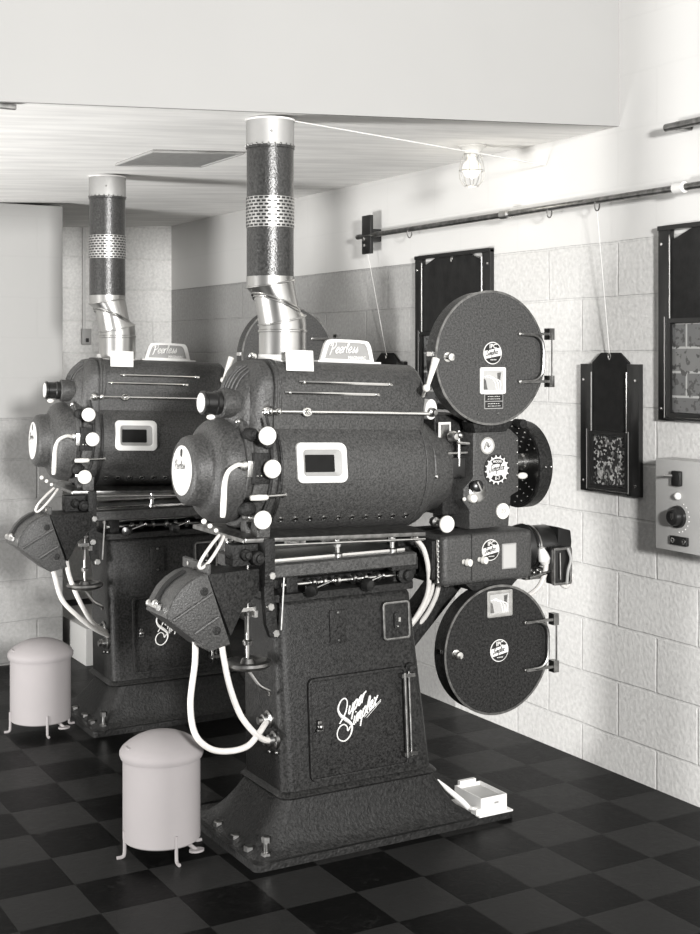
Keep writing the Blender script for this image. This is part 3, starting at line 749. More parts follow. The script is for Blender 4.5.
def sec(x, s=1., r=R0, drop=0., w=0.): return ringx(x, HW - w, TOP - drop, r, .085)
rs = []
# rear end casting, hood rounded over
for x, dr, w, r in ((1.745, .105, .05, .165), (1.748, .075, .03, .178), (1.757, .045, .018, .187), (1.772, .02, .009, .192), (1.79, .006, .004, .195), (1.812, .002, .003, .196)):
    rs.append(sec(x, 1, r, dr, w))
rs += [sec(1.813, 1, .190, .008, .008), sec(1.820, 1, .190, .008, .008)]
for x, dr, w, r in ((1.821, 0, 0, R0), (2.36, 0, 0, R0)): rs.append(sec(x, 1, r, dr, w))
for x, dr, w, r in ((2.372, .006, .004, R0 - .001), (2.386, .02, .012, R0 - .003), (2.398, .045, .03, R0 - .008), (2.406, .085, .055, R0 - .02)): rs.append(sec(x, 1, r, dr, w))
lamp = build(MB().rings(rs), 'lamphouse', 'crinkle', proj, ang=28)
# raised arch moulding near the rear hood and ribs behind it
def arch(x, off, r, span=1.):
    pts = [V((x, CY + u * (1 + off), ZC + v + (off * .3))) for u, v in outline(HW, TOP, R0, .085)]
    return [p for p in pts if p.z > 1.37]
for x in (1.827, 1.842): build(MB().tube(arch(x, .0, .003), .0042, 6), 'hood_moulding', 'crinkle', lamp)
# rear ribbed hood bonnet
def bonnet(y, dz, r0, name):
    pts = []
    for i in range(11):
        a = math.pi / 2 * i / 10
        pts.append(V((1.80 - .105 * math.cos(a) * r0, y, 1.395 + (.112 + dz) * math.sin(a))))
    return pts
rs = []
for j in range(11):
    yy = -1 + 2 * j / 10; sh = math.sqrt(max(0.0, 1 - (yy * .93) ** 2)) ** .6
    prof = [V((1.80 - .10 * sh * math.cos(math.pi / 2 * i / 8), CY - .015 + yy * .105, 1.34 + (.168 * sh) * (math.sin(math.pi / 2 * i / 8)) ** .8)) for i in range(9)]
    prof += [V((1.80, CY - .015 + yy * .105, 1.33))]
    prof = [V((1.80 - .10 * sh, CY - .015 + yy * .105, 1.30))] + prof
    rs.append(prof)
bn = build(MB().rings(rs), 'rear_bonnet', 'crinkle', lamp, ang=50)
for j, yy in enumerate((-.55, -.38, -.21, -.04, .13)):
    sh = math.sqrt(1 - (yy * .93) ** 2) ** .6
    pts = [V((1.80 - .101 * sh * math.cos(math.pi / 2 * i / 10), CY - .015 + yy * .105, 1.34 + (.169 * sh) * (math.sin(math.pi / 2 * i / 10)) ** .8)) for i in range(3, 11)]
    build(MB().tube(pts, .0035, 6), 'bonnet_rib', 'crinkle', lamp)
# rear dome with end cap
zc = 1.190
o = MB().lathe((1.60, CY, L(1.6, 1.190) - .004), (1, 0, 0), [(-.020, 0), (-.020, .086), (-.017, .097), (-.008, .106), (.006, .110), (.030, .112), (.038, .116), (.045, .128), (.055, .146), (.07, .158), (.09, .165), (.125, .168)], 56)
dome = build(o, 'rear_dome', 'crinkle', lamp)
o = MB().lathe((1.722, CY, zc), (1, 0, 0), [(0, .160), (0, .176), (.004, .180), (.02, .180), (.026, .174), (.026, .1)], 56); build(o, 'dome_flange', 'crinkle', lamp)
zE = L(1.6, 1.190) - .004
o = MB().lathe((1.580, CY, zE), (-1, 0, 0), [(-.001, 0), (-.001, .078), (.002, .078), (.003, .074), (.003, 0)], 48)
em = build(o, 'round_nameplate', 'white', lamp); em['label'] = 'white enamel nameplate'
PN = lambda u, v, w=0.: V((1.5763 - w, CY - u, zE + v))
o = MB(); script_text(o, PN, 'Peerless', -.052, .002, .0150, .0007, rise=.06); o.tube([PN(-.05, -.012), PN(.05, -.008)], .0006, 4).tube([PN(.0, -.004), PN(.05, -.001)], .0006, 4)
build(o, 'nameplate_lettering', 'darksteel', lamp)
o = MB(); o.rings([[PN(.007 * math.cos(6.28318 * j / 16), .055 + .013 * math.sin(6.28318 * j / 16), d) for j in range(16)] for d in (-.002, .0012)]); build(o, 'sight_hole', 'black', lamp)
# dome handle: curved white lever
Yd = 3.62
o = MB().lathe((1.715, Yd + .02, 1.195), (0, -1, 0), [(0, .016), (.02, .016), (.024, .01)], 14).box((1.735, 3.625, 1.185), (.03, .02, .05))
lv = build(o, 'lever_hub', 'steel', lamp, bevel=.002)
o = MB().tube(smooth([(1.70, 3.605, 1.197), (1.672, 3.59, 1.200), (1.640, 3.583, 1.183), (1.628, 3.582, 1.15), (1.626, 3.582, 1.10), (1.626, 3.584, 1.06), (1.626, 3.586, 1.045)], 5), .008, 10,
              radii=[.007] * 13 + [.0075 + .002 * math.sin(i / 17 * 3.1) for i in range(18)][:18])
q = build(o, 'dome_handle', 'ivory', lamp); q['label'] = 'white lever handle'
# rear dial tube
zt = L(1.66, 1.398)
o = MB().lathe((1.71, 3.735, zt), (-1, 0, 0), [(-.02, .04), (.005, .046), (.035, .046), (.04, .04)], 36); dt = build(o, 'dial_collar', 'crinkle', lamp)
o = MB().lathe((1.675, 3.735, zt), (-1, 0, 0), [(0, .036), (.02, .038), (.024, .034), (.052, .034), (.056, .037), (.064, .037), (.066, .031)], 36); build(o, 'dial_barrel', 'black', lamp)
o = MB().lathe((1.609, 3.735, zt), (-1, 0, 0), [(-.002, .030), (.002, .030), (.003, 0)], 32); q = build(o, 'dial_face', 'white', lamp); q['label'] = 'white dial face'
build(MB().ball((1.628, 3.70, zt - .043), .011, sc=(1.3, 1, .8)), 'dial_thumb_screw', 'ivory', lamp); build(MB().ball((1.715, 3.69, zt - .055), .009), 'dial_screw', 'chrome', lamp)
# control column on the rear casting with white knobs
def drumY(z, r=R0):
    d = z - ZC
    yc = math.sqrt(max(r * r - d * d, 0)) if abs(d) < r else 0
    return CY - (max(yc, HW) if d > 0 and d < .3 else yc)
KN = [(1.754, 1.302, 'white'), (1.774, 1.201, 'white'), (1.747, 1.048, 'white'), (2.432, .989, 'white')]
for x, z, _ in KN:
    zz = L(x, z); yk = 3.555 if x < 2 else 3.575
    ys = (3.67 if zz > 1.1 or x > 2 else 3.68)
    o = MB().cyl((x, ys, zz), (x, yk + .012, zz), .008, n=12).lathe((x, ys - .01, zz), (0, -1, 0), [(0, .016), (.02, .016), (.026, .009)], 14); sh_ = build(o, 'knob_shaft', 'steel', lamp)
    o = MB().lathe((x, yk + .014, zz), (0, -1, 0), [(0, .020), (.004, .027), (.012, .0285), (.016, .0265), (.0175, .02), (.0178, 0)], 36); q = build(o, 'control_knob', 'ivory', lamp); q['label'] = 'white disc knob'
o = MB(); 
for z0_, z1_ in ((1.14, 1.235),): o.bb(1.735, 1.79, 3.600, 3.64, z0_, z1_)
o.lathe((1.735, 3.62, 1.29), (0, -1, 0), [(-.04, .02), (0, .02), (.006, .012), (.016, .012), (.017, 0)], 16)
o.tube([(1.765, 3.595, 1.35), (1.785, 3.59, 1.27), (1.79, 3.59, 1.17), (1.785, 3.60, 1.09), (1.765, 3.62, 1.02)], .005, 8)
o.hexbolt((1.775, 3.60, 1.26), (0, -1, 0), .011, .012); o.lathe((1.74, 3.65, 1.06), (0, -1, 0), [(-.03, .024), (.01, .024), (.016, .016), (.02, 0)], 18)
cp = build(o, 'control_bracket', 'castiron', lamp, bevel=.002)
o = MB()
for x, z in ((1.745, 1.165), (1.757, 1.165), (1.782, 1.165)): o.ball((x, 3.599, z), .0035)
build(o, 'screw', 'chrome', lamp)
o = MB().lathe((1.705, 3.565, L(1.7, 1.116)), (1, .0, .02), [(0, .004), (.002, .008), (.03, .0095), (.055, .0085), (.06, .005)], 14); q = build(o, 'feed_lever', 'ivory', lamp); q['label'] = 'white tapered lever grip'
o = MB().tube([(1.765, 3.566, 1.106), (1.83, 3.575, 1.108)], .0045, 8).ball((1.83, 3.58, 1.108), .008); build(o, 'lever_rod', 'steel', lamp)
# base skirts and rail
zb = .972
o = MB().rings([prect(1.705, 2.37, 3.665, 3.935, .962, .01), prect(1.705, 2.37, 3.60, 4.0, .962, .01), prect(1.705, 2.37, 3.60, 4.0, .974, .01), prect(1.72, 2.36, 3.66, 3.94, .985, .01)][1:])
build(o, 'base_rail', 'darksteel', lamp, bevel=.002)
o = MB().bb(1.755, 1.80, 3.612, 3.66, .975, 1.03).bb(1.74, 1.80, 3.66, 3.70, .975, 1.10); build(o, 'corner_foot', 'crinkle', lamp, bevel=.003)
o = MB().tube([(1.80, 3.597, .952), (2.36, 3.597, .952)], .004, 8); build(o, 'rail_rod', 'steel', lamp)
# door bar along the hood joint
zr = 1.362; yr = 3.632
o = MB().tube([(1.80, yr, zr), (2.385, yr, zr)], .0058, 12); bar = build(o, 'door_bar', 'chrome', lamp)
o = MB()
for x in (1.795, 1.825): o.ball((x, yr, zr), .012, sc=(.9, 1, 1))
o.lathe((1.80, yr + .03, zr), (0, -1, 0), [(0, .02), (.02, .016), (.03, .008)], 16)
build(o, 'bar_fitting', 'chrome', lamp); o = MB()
o.tube([(1.925 + .014 * math.cos(t), yr - .003, zr + .011 * math.sin(t)) for t in [6.28318 * j / 16 for j in range(16)]], .004, 6, closed=True).ball((1.925, yr - .003, zr), .007)
build(o, 'bar_loop', 'chrome', lamp)
# end bracket of the bar: oval plate with hub and white lever up to the magazine
o = MB().rings([[V((2.405 + .023 * math.cos(6.28318 * j / 28), 3.655 - d, 1.376 + .034 * math.sin(6.28318 * j / 28))) for j in range(28)] for d in (-.06, .0, .004)]); build(o, 'oval_bracket', 'frost', lamp)
o = MB().lathe((2.405, 3.652, 1.366), (0, -1, 0), [(0, .017), (.016, .015), (.02, .008), (.03, .008), (.031, 0)], 16); build(o, 'bracket_hub', 'darksteel', lamp)
o = MB().tube([(2.336, 3.575, 1.445), (2.345, 3.575, 1.475), (2.368, 3.575, 1.545)], .008, 12, radii=[.006, .008, .0135]).ball((2.335, 3.577, 1.447), .013).tube([(2.335, 3.58, 1.447), (2.37, 3.65, 1.42)], .006, 8); q = build(o, 'changeover_lever', 'ivory', lamp); q['label'] = 'white tapered lever'
# hood trim strips
o = MB()
def hoodY(z): 
    a = z - (TOP - .085)
    return CY - HW if a <= 0 else CY - (HW - .085 + math.sqrt(max(.085 ** 2 - a * a, 0)))
for x0_, x1_, z in ((1.905, 2.25, 1.455), (1.855, 2.20, 1.421)):
    yy = hoodY(z) - .002
    o = MB().tube([(x0_, yy, z), (x0_ + .012, yy - .004, z), (x1_ - .012, yy - .004, z), (x1_, yy, z)], .0055, 8)
    for x in (x0_ + .015, x1_ - .015): o.ball((x, yy - .005, z), .0062)
    build(o, 'trim_strip', 'chrome', lamp)
# observation window in the drum door
zw = L(1.968, 1.209); PWn = lambda u, v, w=0.: V((1.968 + u, CY - math.sqrt(R0 ** 2 - (zw + v - ZC) ** 2) - w, zw + v))
q = rrect(.178, .125, .02, 6); qi = rrect(.138, .083, .014, 6); qj = rrect(.105, .054, .004, 6)
def fineframe(a, b_, w0, w1, w2):
    mb = MB(); mb.rings([[PWn(u, v, w0) for u, v in a], [PWn(u, v, w1) for u, v in a], [PWn(u, v, w2) for u, v in b_], [PWn(u, v, w0) for u, v in b_]], loop=True); return mb
wf = build(fineframe(q, qi, -.004, .010, .010), 'window_frame', 'white', lamp, bevel=.002, ang=40); wf['label'] = 'white window frame'
mb = MB(); mb.rings([[PWn(u, v, .008) for u, v in qi], [PWn(u - .008, v - .002, .002) for u, v in qj], [PWn(u - .008, v - .002, -.02) for u, v in qj], [PWn(u, v, -.02) for u, v in qi]], loop=True)
build(mb, 'window_bezel', 'greyplate', lamp)
mb = MB(); mb.rings([[PWn(u - .008, v - .002, .0) for u, v in qj], [PWn(u - .008, v - .002, .003) for u, v in qj]]); build(mb, 'window_pane', 'mirror', lamp)
# row of vent holes
for i in range(10):
    x = 1.86 + i * .0515; z = 1.023
    d = V((0, -math.sqrt(R0 ** 2 - (z - ZC) ** 2), z - ZC)).normalized(); c_ = V((x, CY, ZC)) + d * (R0 - .001)
    o = MB().lathe(c_, d, [(0, .0105), (.0025, .0105), (.003, .0085), (-.001, .008), (-.001, 0)], 14); vh = build(o, 'vent_hole', 'steel', lamp); build(MB().lathe(c_, d, [(-.001, .0082), (.0018, .0082), (.0019, 0)], 12), 'hole', 'black', vh)
# door seam edges and screws
for x in (2.362,):
    pts = []
    for i in range(20):
        a = math.radians(-70 + 130 * i / 19); pts.append(V((x, CY - (R0 + .001) * math.cos(a), ZC + (R0 + .001) * math.sin(a))))
    build(MB().tube([p for p in pts if p.z < 1.345], .003, 6), 'door_edge', 'crinkle', lamp)
for x in (1.826,):
    pts = [V((x, CY - (R0 + .002) * math.cos(math.radians(a)), ZC + (R0 + .002) * math.sin(math.radians(a)))) for a in range(-72, 42, 6)]
    build(MB().tube(pts, .0048, 6), 'door_edge', 'crinkle2', lamp)
o = MB().ball((2.405, 3.606, 1.155), .007, sc=(1, .6, 1)); build(o, 'screw', 'chrome', lamp)
# front cone and ring towards the projector head
o = MB().lathe((2.415, CY, ZC), (1, 0, 0), [(-.02, .16), (.0, .165), (.006, .168), (.03, .164), (.034, .15), (.085, .148), (.098, .140), (.102, .12), (.11, .09), (.14, .07)], 48)
build(o, 'front_ring', 'crinkle', lamp)
# collar and blank card holder at the flue
o = MB().prism([(1.866, 3.665, 1.490), (1.964, 3.665, 1.490), (1.964, 3.675, 1.556), (1.866, 3.675, 1.556)], (0, .004, 0)); q = build(o, 'card_plate', 'card', lamp, bevel=.001); q['label'] = 'blank white plate'
o = MB().lathe((1.925, CY, 1.515), (0, 0, 1), [(-.02, .10), (.006, .10), (.01, .086), (.025, .084)], 44); build(o, 'flue_collar', 'frost', lamp)
# name sign on top
sx_, sz_ = 2.142, 1.522
def sg(u, v, w=0.): return V((sx_ + u, 3.775 - w, sz_ + v))
outer = [(-.100, 0), (-.092, .045), (-.083, .066), (-.06, .076), (.06, .076), (.083, .066), (.092, .045), (.100, 0)]
outs = [(p.x, p.y) for p in smooth([(u, v, 0) for u, v in outer[1:-1]], 4)]; outs = [(-.104, 0)] + outs + [(.104, 0)]
ins = [(u * .83, .012 + (v) * .72) for u, v in outs]
mb = MB().rings([[sg(u, v, 0) for u, v in outs], [sg(u, v, .012) for u, v in outs], [sg(u, v, .012) for u, v in ins], [sg(u, v, 0) for u, v in ins]], loop=True)
mb.bb(sx_ - .115, sx_ + .125, 3.755, 3.785, sz_ - .004, sz_ + .006)
q = build(mb, 'name_sign', 'white', lamp); q['label'] = 'white arched name sign'
mb = MB().rings([[sg(u, v, .002) for u, v in ins], [sg(u, v, .006) for u, v in ins]]); build(mb, 'sign_face', 'greyplate', lamp)
mb = MB(); script_text(mb, lambda u, v, w=0.: sg(u, v, .009), 'Peerless', -.068, .030, .0195, .0021, rise=.05, shear=.25); build(mb, 'sign_lettering', 'white', lamp)
block_text('sign_small_lettering', 'MAGNARC', lambda u, v, w=0.: sg(.038 + u, .018 + v, .008), .014, 'white', lamp, bold=.0004)
XF = None

# ---- projector head
YH = 3.64
head_poly = [(2.575, 1.28), (2.59, 1.292), (2.73, 1.292), (2.745, 1.28), (2.768, 1.262), (2.768, 1.075), (2.735, 1.06), (2.725, .955), (2.56, .955), (2.56, 1.02), (2.535, 1.05), (2.535, 1.095), (2.575, 1.13)]
o = MB().prism([(x, YH, z) for x, z in head_poly], (0, .16, 0)); head = build(o, 'projector_head', 'crinkle', proj, bevel=.006)
o = MB().bb(2.49, 2.60, 3.70, 3.92, 1.0, 1.27).bb(2.47, 2.60, 3.72, 3.86, 1.27, 1.345).bb(2.60, 2.80, 3.80, 3.93, .96, 1.27); build(o, 'gear_case', 'crinkle2', head, bevel=.01)
# fittings at the head's rear side
o = MB().bb(2.50, 2.555, 3.655, 3.70, 1.13, 1.20); build(o, 'rear_housing', 'black', head, bevel=.004)
o = MB().tube([(2.485, 3.66, 1.215), (2.565, 3.66, 1.215)], .004, 8).tube([(2.53, 3.66, 1.17), (2.53, 3.66, 1.29)], .006, 8).tube([(2.52, 3.655, 1.25), (2.565, 3.65, 1.245)], .006, 8).ball((2.53, 3.655, 1.275), .013).lathe((2.515, 3.68, 1.27), (0, -1, 0), [(0, .02), (.02, .018), (.03, .01), (.031, 0)], 16)
build(o, 'linkage', 'steel', head)
o = MB().bb(2.475, 2.525, 3.70, 3.705, 1.255, 1.318); q = build(o, 'plate_frame', 'frost', head, bevel=.001)
o = MB().bb(2.483, 2.517, 3.697, 3.702, 1.263, 1.310); build(o, 'plate_glass', 'darksteel', head)
o = MB().tube([(2.61, 3.60, 1.33), (2.61, 3.60, 1.27)], .004, 6)
# knob pair at lower left of the head
o = MB().lathe((2.575, YH, 1.10), (-.25, -1, .15), [(0, .014), (.02, .014), (.024, .020), (.046, .020), (.049, .016), (.05, 0)], 22); build(o, 'focus_knob', 'black', head)
o = MB().box((2.563, 3.588, 1.107), (.005, .006, .034), Matrix.Rotation(-.5, 3, 'Y')).lathe((2.59, YH, 1.08), (0, -1, 0), [(0, .034), (.006, .034), (.01, .028), (.014, .0)], 26); build(o, 'knob_dial', 'steel', head)
o = MB().lathe((2.567, YH, 1.062), (-.2, -1, 0), [(0, .016), (.02, .016), (.026, .012), (.03, 0)], 16).ball((2.535, 3.635, 1.06), .007); build(o, 'framing_knob', 'ivory', head)
# round port, lower round plate
P1 = near(2.632, YH, 1.237)
def disc(P, r, w0, w1, n=36, ry=None): 
    ry = ry or r
    return MB().rings([[P(r * math.cos(6.28318 * j / n), ry * math.sin(6.28318 * j / n), w) for j in range(n)] for w in (w0, w1)])
o = MB().ring((2.632, YH + .001, 1.237), (0, -1, 0), .023, .029, .006); build(o, 'sight_rim', 'steel', head)
build(disc(P1, .0245, -.001, .003), 'sight_glass', 'frost', head)
o = MB().tube(smooth([P1(-.013, -.012, .004), P1(-.002, .012, .004), P1(.004, -.004, .004), P1(.014, .010, .004)], 4), .0035, 6); build(o, 'sight_vane', 'darksteel', head)
P2 = near(2.697, YH, 1.010); q = build(disc(P2, .027, -.001, .006), 'round_disc', 'ivory', head); q['label'] = 'white round plate'
block_text('disc_numeral', '20', lambda u, v, w=0.: P2(u, v, .007), .022, 'greyplate', head)
for z in (1.25, 1.21, 1.17, 1.13, 1.09): build(MB().ball((2.760, YH, z), .004), 'screw', 'chrome', head)
# toothed badge
P3 = near(2.672, YH, 1.153)
def gear_poly(r0, r1, n):
    out = []
    for k in range(n):
        a = 6.28318 * (k + .25) / n
        for da, r in ((-.20, r0), (-.05, r1), (.05, r1), (.20, r0)): out.append((r * math.cos(a + da * 6.28318 / n), r * math.sin(a + da * 6.28318 / n)))
    return out
bg = build(disc(P3, .053, -.001, .003), 'badge_back', 'black', head)
gp = gear_poly(.0435, .051, 16); q = build(MB().rings([[P3(u, v, w) for u, v in gp] for w in (.002, .0055)]), 'toothed_badge', 'white', head); q['label'] = 'round toothed maker badge, black on white'
mb = MB()
for s_ in (1, -1):
    a0 = [math.radians(a) for a in range(48, 133, 6)]
    pl = [(.039 * math.cos(a), s_ * .039 * math.sin(a)) for a in a0] + [(-.017, s_ * .018), (.0, s_ * .021), (.017, s_ * .018)]
    mb.rings([[P3(u, v, w) for u, v in pl] for w in (.004, .0068)])
build(mb, 'badge_panels', 'black', head)
mb = MB(); script_text(mb, lambda u, v, w=0.: P3(u, v, .0068), 'Simplex', -.035, -.007, .0122, .0011, rise=.12, shear=.25); build(mb, 'badge_lettering', 'black', head)
block_text('badge_model', 'E-7', lambda u, v, w=0.: P3(u, v - .029, .0078), .016, 'white', head, bold=.0003)
block_text('badge_model', 'MODEL', lambda u, v, w=0.: P3(u, v + .029, .0078), .0115, 'white', head, bold=.0003)
# maker badge: black disc, white band, letters
def badge(P, r, parent):
    q = build(disc(P, r, -.001, .002), 'badge_rim', 'white', parent)
    build(disc(P, r * .92, 0, .0035), 'badge_disc', 'black', parent)
    mb = MB(); pl = []
    a = math.radians(10)
    for t in list(range(-22, 23, 4)): pl.append((r * .93 * math.cos(math.radians(t) + a), r * .93 * math.sin(math.radians(t) + a)))
    for t in list(range(158, 203, 4)): pl.append((r * .93 * math.cos(math.radians(t) + a), r * .93 * math.sin(math.radians(t) + a)))
    mb.rings([[P(u, v, w) for u, v in pl] for w in (.002, .005)]); build(mb, 'badge_band', 'white', parent)
    mb = MB(); script_text(mb, lambda u, v, w=0.: P(u, v, .0055), 'Simplex', -r * .76, -r * .26, r * .24, r * .03, rise=.17, shear=.2); build(mb, 'badge_lettering', 'black', parent)
    block_text('badge_initials', 'IPC', lambda u, v, w=0.: P(u, v + r * .60, .0045), r * .55, 'white', parent, bold=r * .01)
    mb = MB()
    for i in range(4): mb.tube([P(r * (-.28 + .17 * i), -r * .60, .0045), P(r * (-.18 + .17 * i), -r * .58, .0045)], r * .05, 5)
    build(mb, 'badge_small_marks', 'white', parent)

# lens, front shutter drum
o = MB().lathe((2.765, 3.74, 1.165), (1, 0, 0), [(0, .028), (.03, .028), (.034, .034), (.05, .034), (.054, .026), (.085, .026), (.09, .031), (.105, .031), (.11, .022)], 28); build(o, 'lens_barrel', 'steel', head)
o = MB().ball((2.83, 3.70, 1.12), .012, sc=(1.8, 1, 1)); build(o, 'lens_clamp', 'ivory', head)
XS = 2.870; ys_, zs_, rs_ = 3.80, 1.152, .156
o = MB().lathe((XS, ys_, zs_), (1, 0, 0), [(0, .02), (0, rs_ - .004), (.004, rs_), (.05, rs_), (.055, rs_ - .005), (.055, .02)], 56); shut = build(o, 'shutter_housing', 'crinkle2', proj)
o = MB().lathe((XS - .003, ys_, zs_), (1, 0, 0), [(0, .02), (0, rs_ - .012), (.004, rs_ - .012)], 48); build(o, 'shutter_face', 'black', shut)
mb = MB()
for ring_r, n_ in ((.135, 22), (.115, 18), (.095, 14), (.075, 10)):
    for k in range(n_):
        a = 6.28318 * (k + .3 * (n_ % 3)) / n_
        if abs(math.sin(a)) < .45: continue
        mb.lathe((XS - .003, ys_ + ring_r * math.cos(a), zs_ + ring_r * math.sin(a)), (-1, 0, 0), [(0, .0042), (.003, .003), (.0035, 0)], 8)
q = build(mb, 'face_rivets', 'chrome', shut); q['kind'] = 'stuff'
o = MB().bb(2.80, 2.885, 3.82, 3.86, 1.0, 1.30); build(o, 'shutter_mount', 'black', shut)
for x, z in ((XS + .02, zs_), (XS + .043, zs_)): build(MB().ball((x, ys_ - rs_, z), .004), 'screw', 'chrome', shut)

# ---- sound head
sp = [(2.428, .955), (2.445, .972), (2.80, .972), (2.83, .955), (2.83, .775), (2.80, .755), (2.445, .762), (2.428, .78)]
o = MB().prism([(x, 3.60, z) for x, z in [(2.425, .777), (2.425, .945), (2.80, .945), (2.80, .777)]], (0, .22, 0))
snd = build(o, 'sound_head', 'crinkle', proj, bevel=.022, seg=4)
o = MB().bb(2.539, 2.542, 3.5985, 3.60, .79, .948); build(o, 'door_gap', 'black', snd)
for x in (2.508, 2.572): 
    o = MB().lathe((x, 3.60, .855 if x < 2.55 else .858), (.3, -1, 0), [(0, .009), (.012, .008), (.016, .013), (.03, .012), (.033, 0)], 16); build(o, 'latch_knob', 'ivory', snd)
badge(near(2.618, 3.60, .887), .036, snd)
PR = near(2.695, 3.60, .861); q = build(plate(MB(), PR, .060, .086, .002, -.001, .003), 'data_plate', 'greyplate', snd); q['label'] = 'pale data plate'
build(plate(MB(), PR, .052, .078, .002, 0, .0042), 'data_plate_face', 'panelgrey', snd)
o = MB().bb(2.395, 2.425, 3.62, 3.70, .80, .93); build(o, 'rear_bracket', 'castiron', snd, bevel=.003)
o = MB().tube([(2.408, 3.607, .79), (2.408, 3.607, .935)], .0045, 6)
for i in range(9): o.ball((2.408, 3.603, .795 + i * .017), .005)
build(o, 'bead_chain', 'steel', snd)
o = MB()
for x in (2.465, 2.64, 2.77): o.hexbolt((x, 3.64, .787), (0, 0, -1), .010, .014)
build(o, 'bolt', 'steel', snd)

# ---- motor in front of the sound head
o = MB().lathe((2.78, 3.70, .868), (1, 0, 0), [(0, .03), (.0, .065), (.02, .078), (.05, .084), (.07, .072), (.074, .074), (.15, .074), (.155, .066), (.17, .06), (.185, .04), (.19, 0)], 40); mot = build(o, 'drive_motor', 'black', proj)
o = MB().ring((2.853, 3.70, .868), (1, 0, 0), .073, .078, .006); build(o, 'motor_band', 'steel', mot)
o = MB().prism([(2.935, 3.63, .94), (2.99, 3.63, .925), (2.995, 3.63, .885), (2.985, 3.63, .79), (2.93, 3.63, .79)], (0, .10, 0)); build(o, 'terminal_box', 'matblack', mot, bevel=.004)
o = MB().bb(2.878, 2.948, 3.585, 3.63, .748, .875); sb = build(o, 'switch_box', 'black', mot, bevel=.004)
PQ = near(2.913, 3.584, .811); build(frame_plate(MB(), PQ, .082, .13, .008, .009, -.006, .006), 'switch_box_rim', 'darksteel', mot, bevel=.002)
o = MB().tube([(2.903, 3.58, .766), (2.901, 3.58, .858)], .0025, 6); build(o, 'switch_slot', 'steel', mot)
o = MB().tube(smooth([(2.935, 3.58, .873), (2.945, 3.575, .835), (2.933, 3.575, .795), (2.930, 3.578, .75)], 5), .0055, 8); build(o, 'switch_lead', 'greyplate', mot)
o = MB().lathe((2.86, 3.62, .845), (.35, 0, -1), [(-.03, .010), (-.01, .017), (.012, .022), (.03, .014), (.032, .009)], 14); build(o, 'plug', 'white', mot)
hose('cable_hose', [(2.872, 3.62, .82), (2.865, 3.62, .78), (2.845, 3.63, .735), (2.81, 3.66, .70), (2.76, 3.70, .68)], .0095, proj)
hose('cable_hose', [(2.915, 3.60, .775), (2.925, 3.60, .745), (2.945, 3.60, .735), (2.962, 3.60, .75), (2.97, 3.60, .775)], .008, proj)
o = MB()
for i in range(4): o.ball((2.80 + i * .014, 3.615, .80 - .008 * (i % 2)), .008)
o.tube([(2.79, 3.61, .775), (2.88, 3.61, .79)], .006, 8); o.bb(2.79, 2.88, 3.63, 3.77, .765, .80)
build(o, 'motor_mount', 'darksteel', mot)

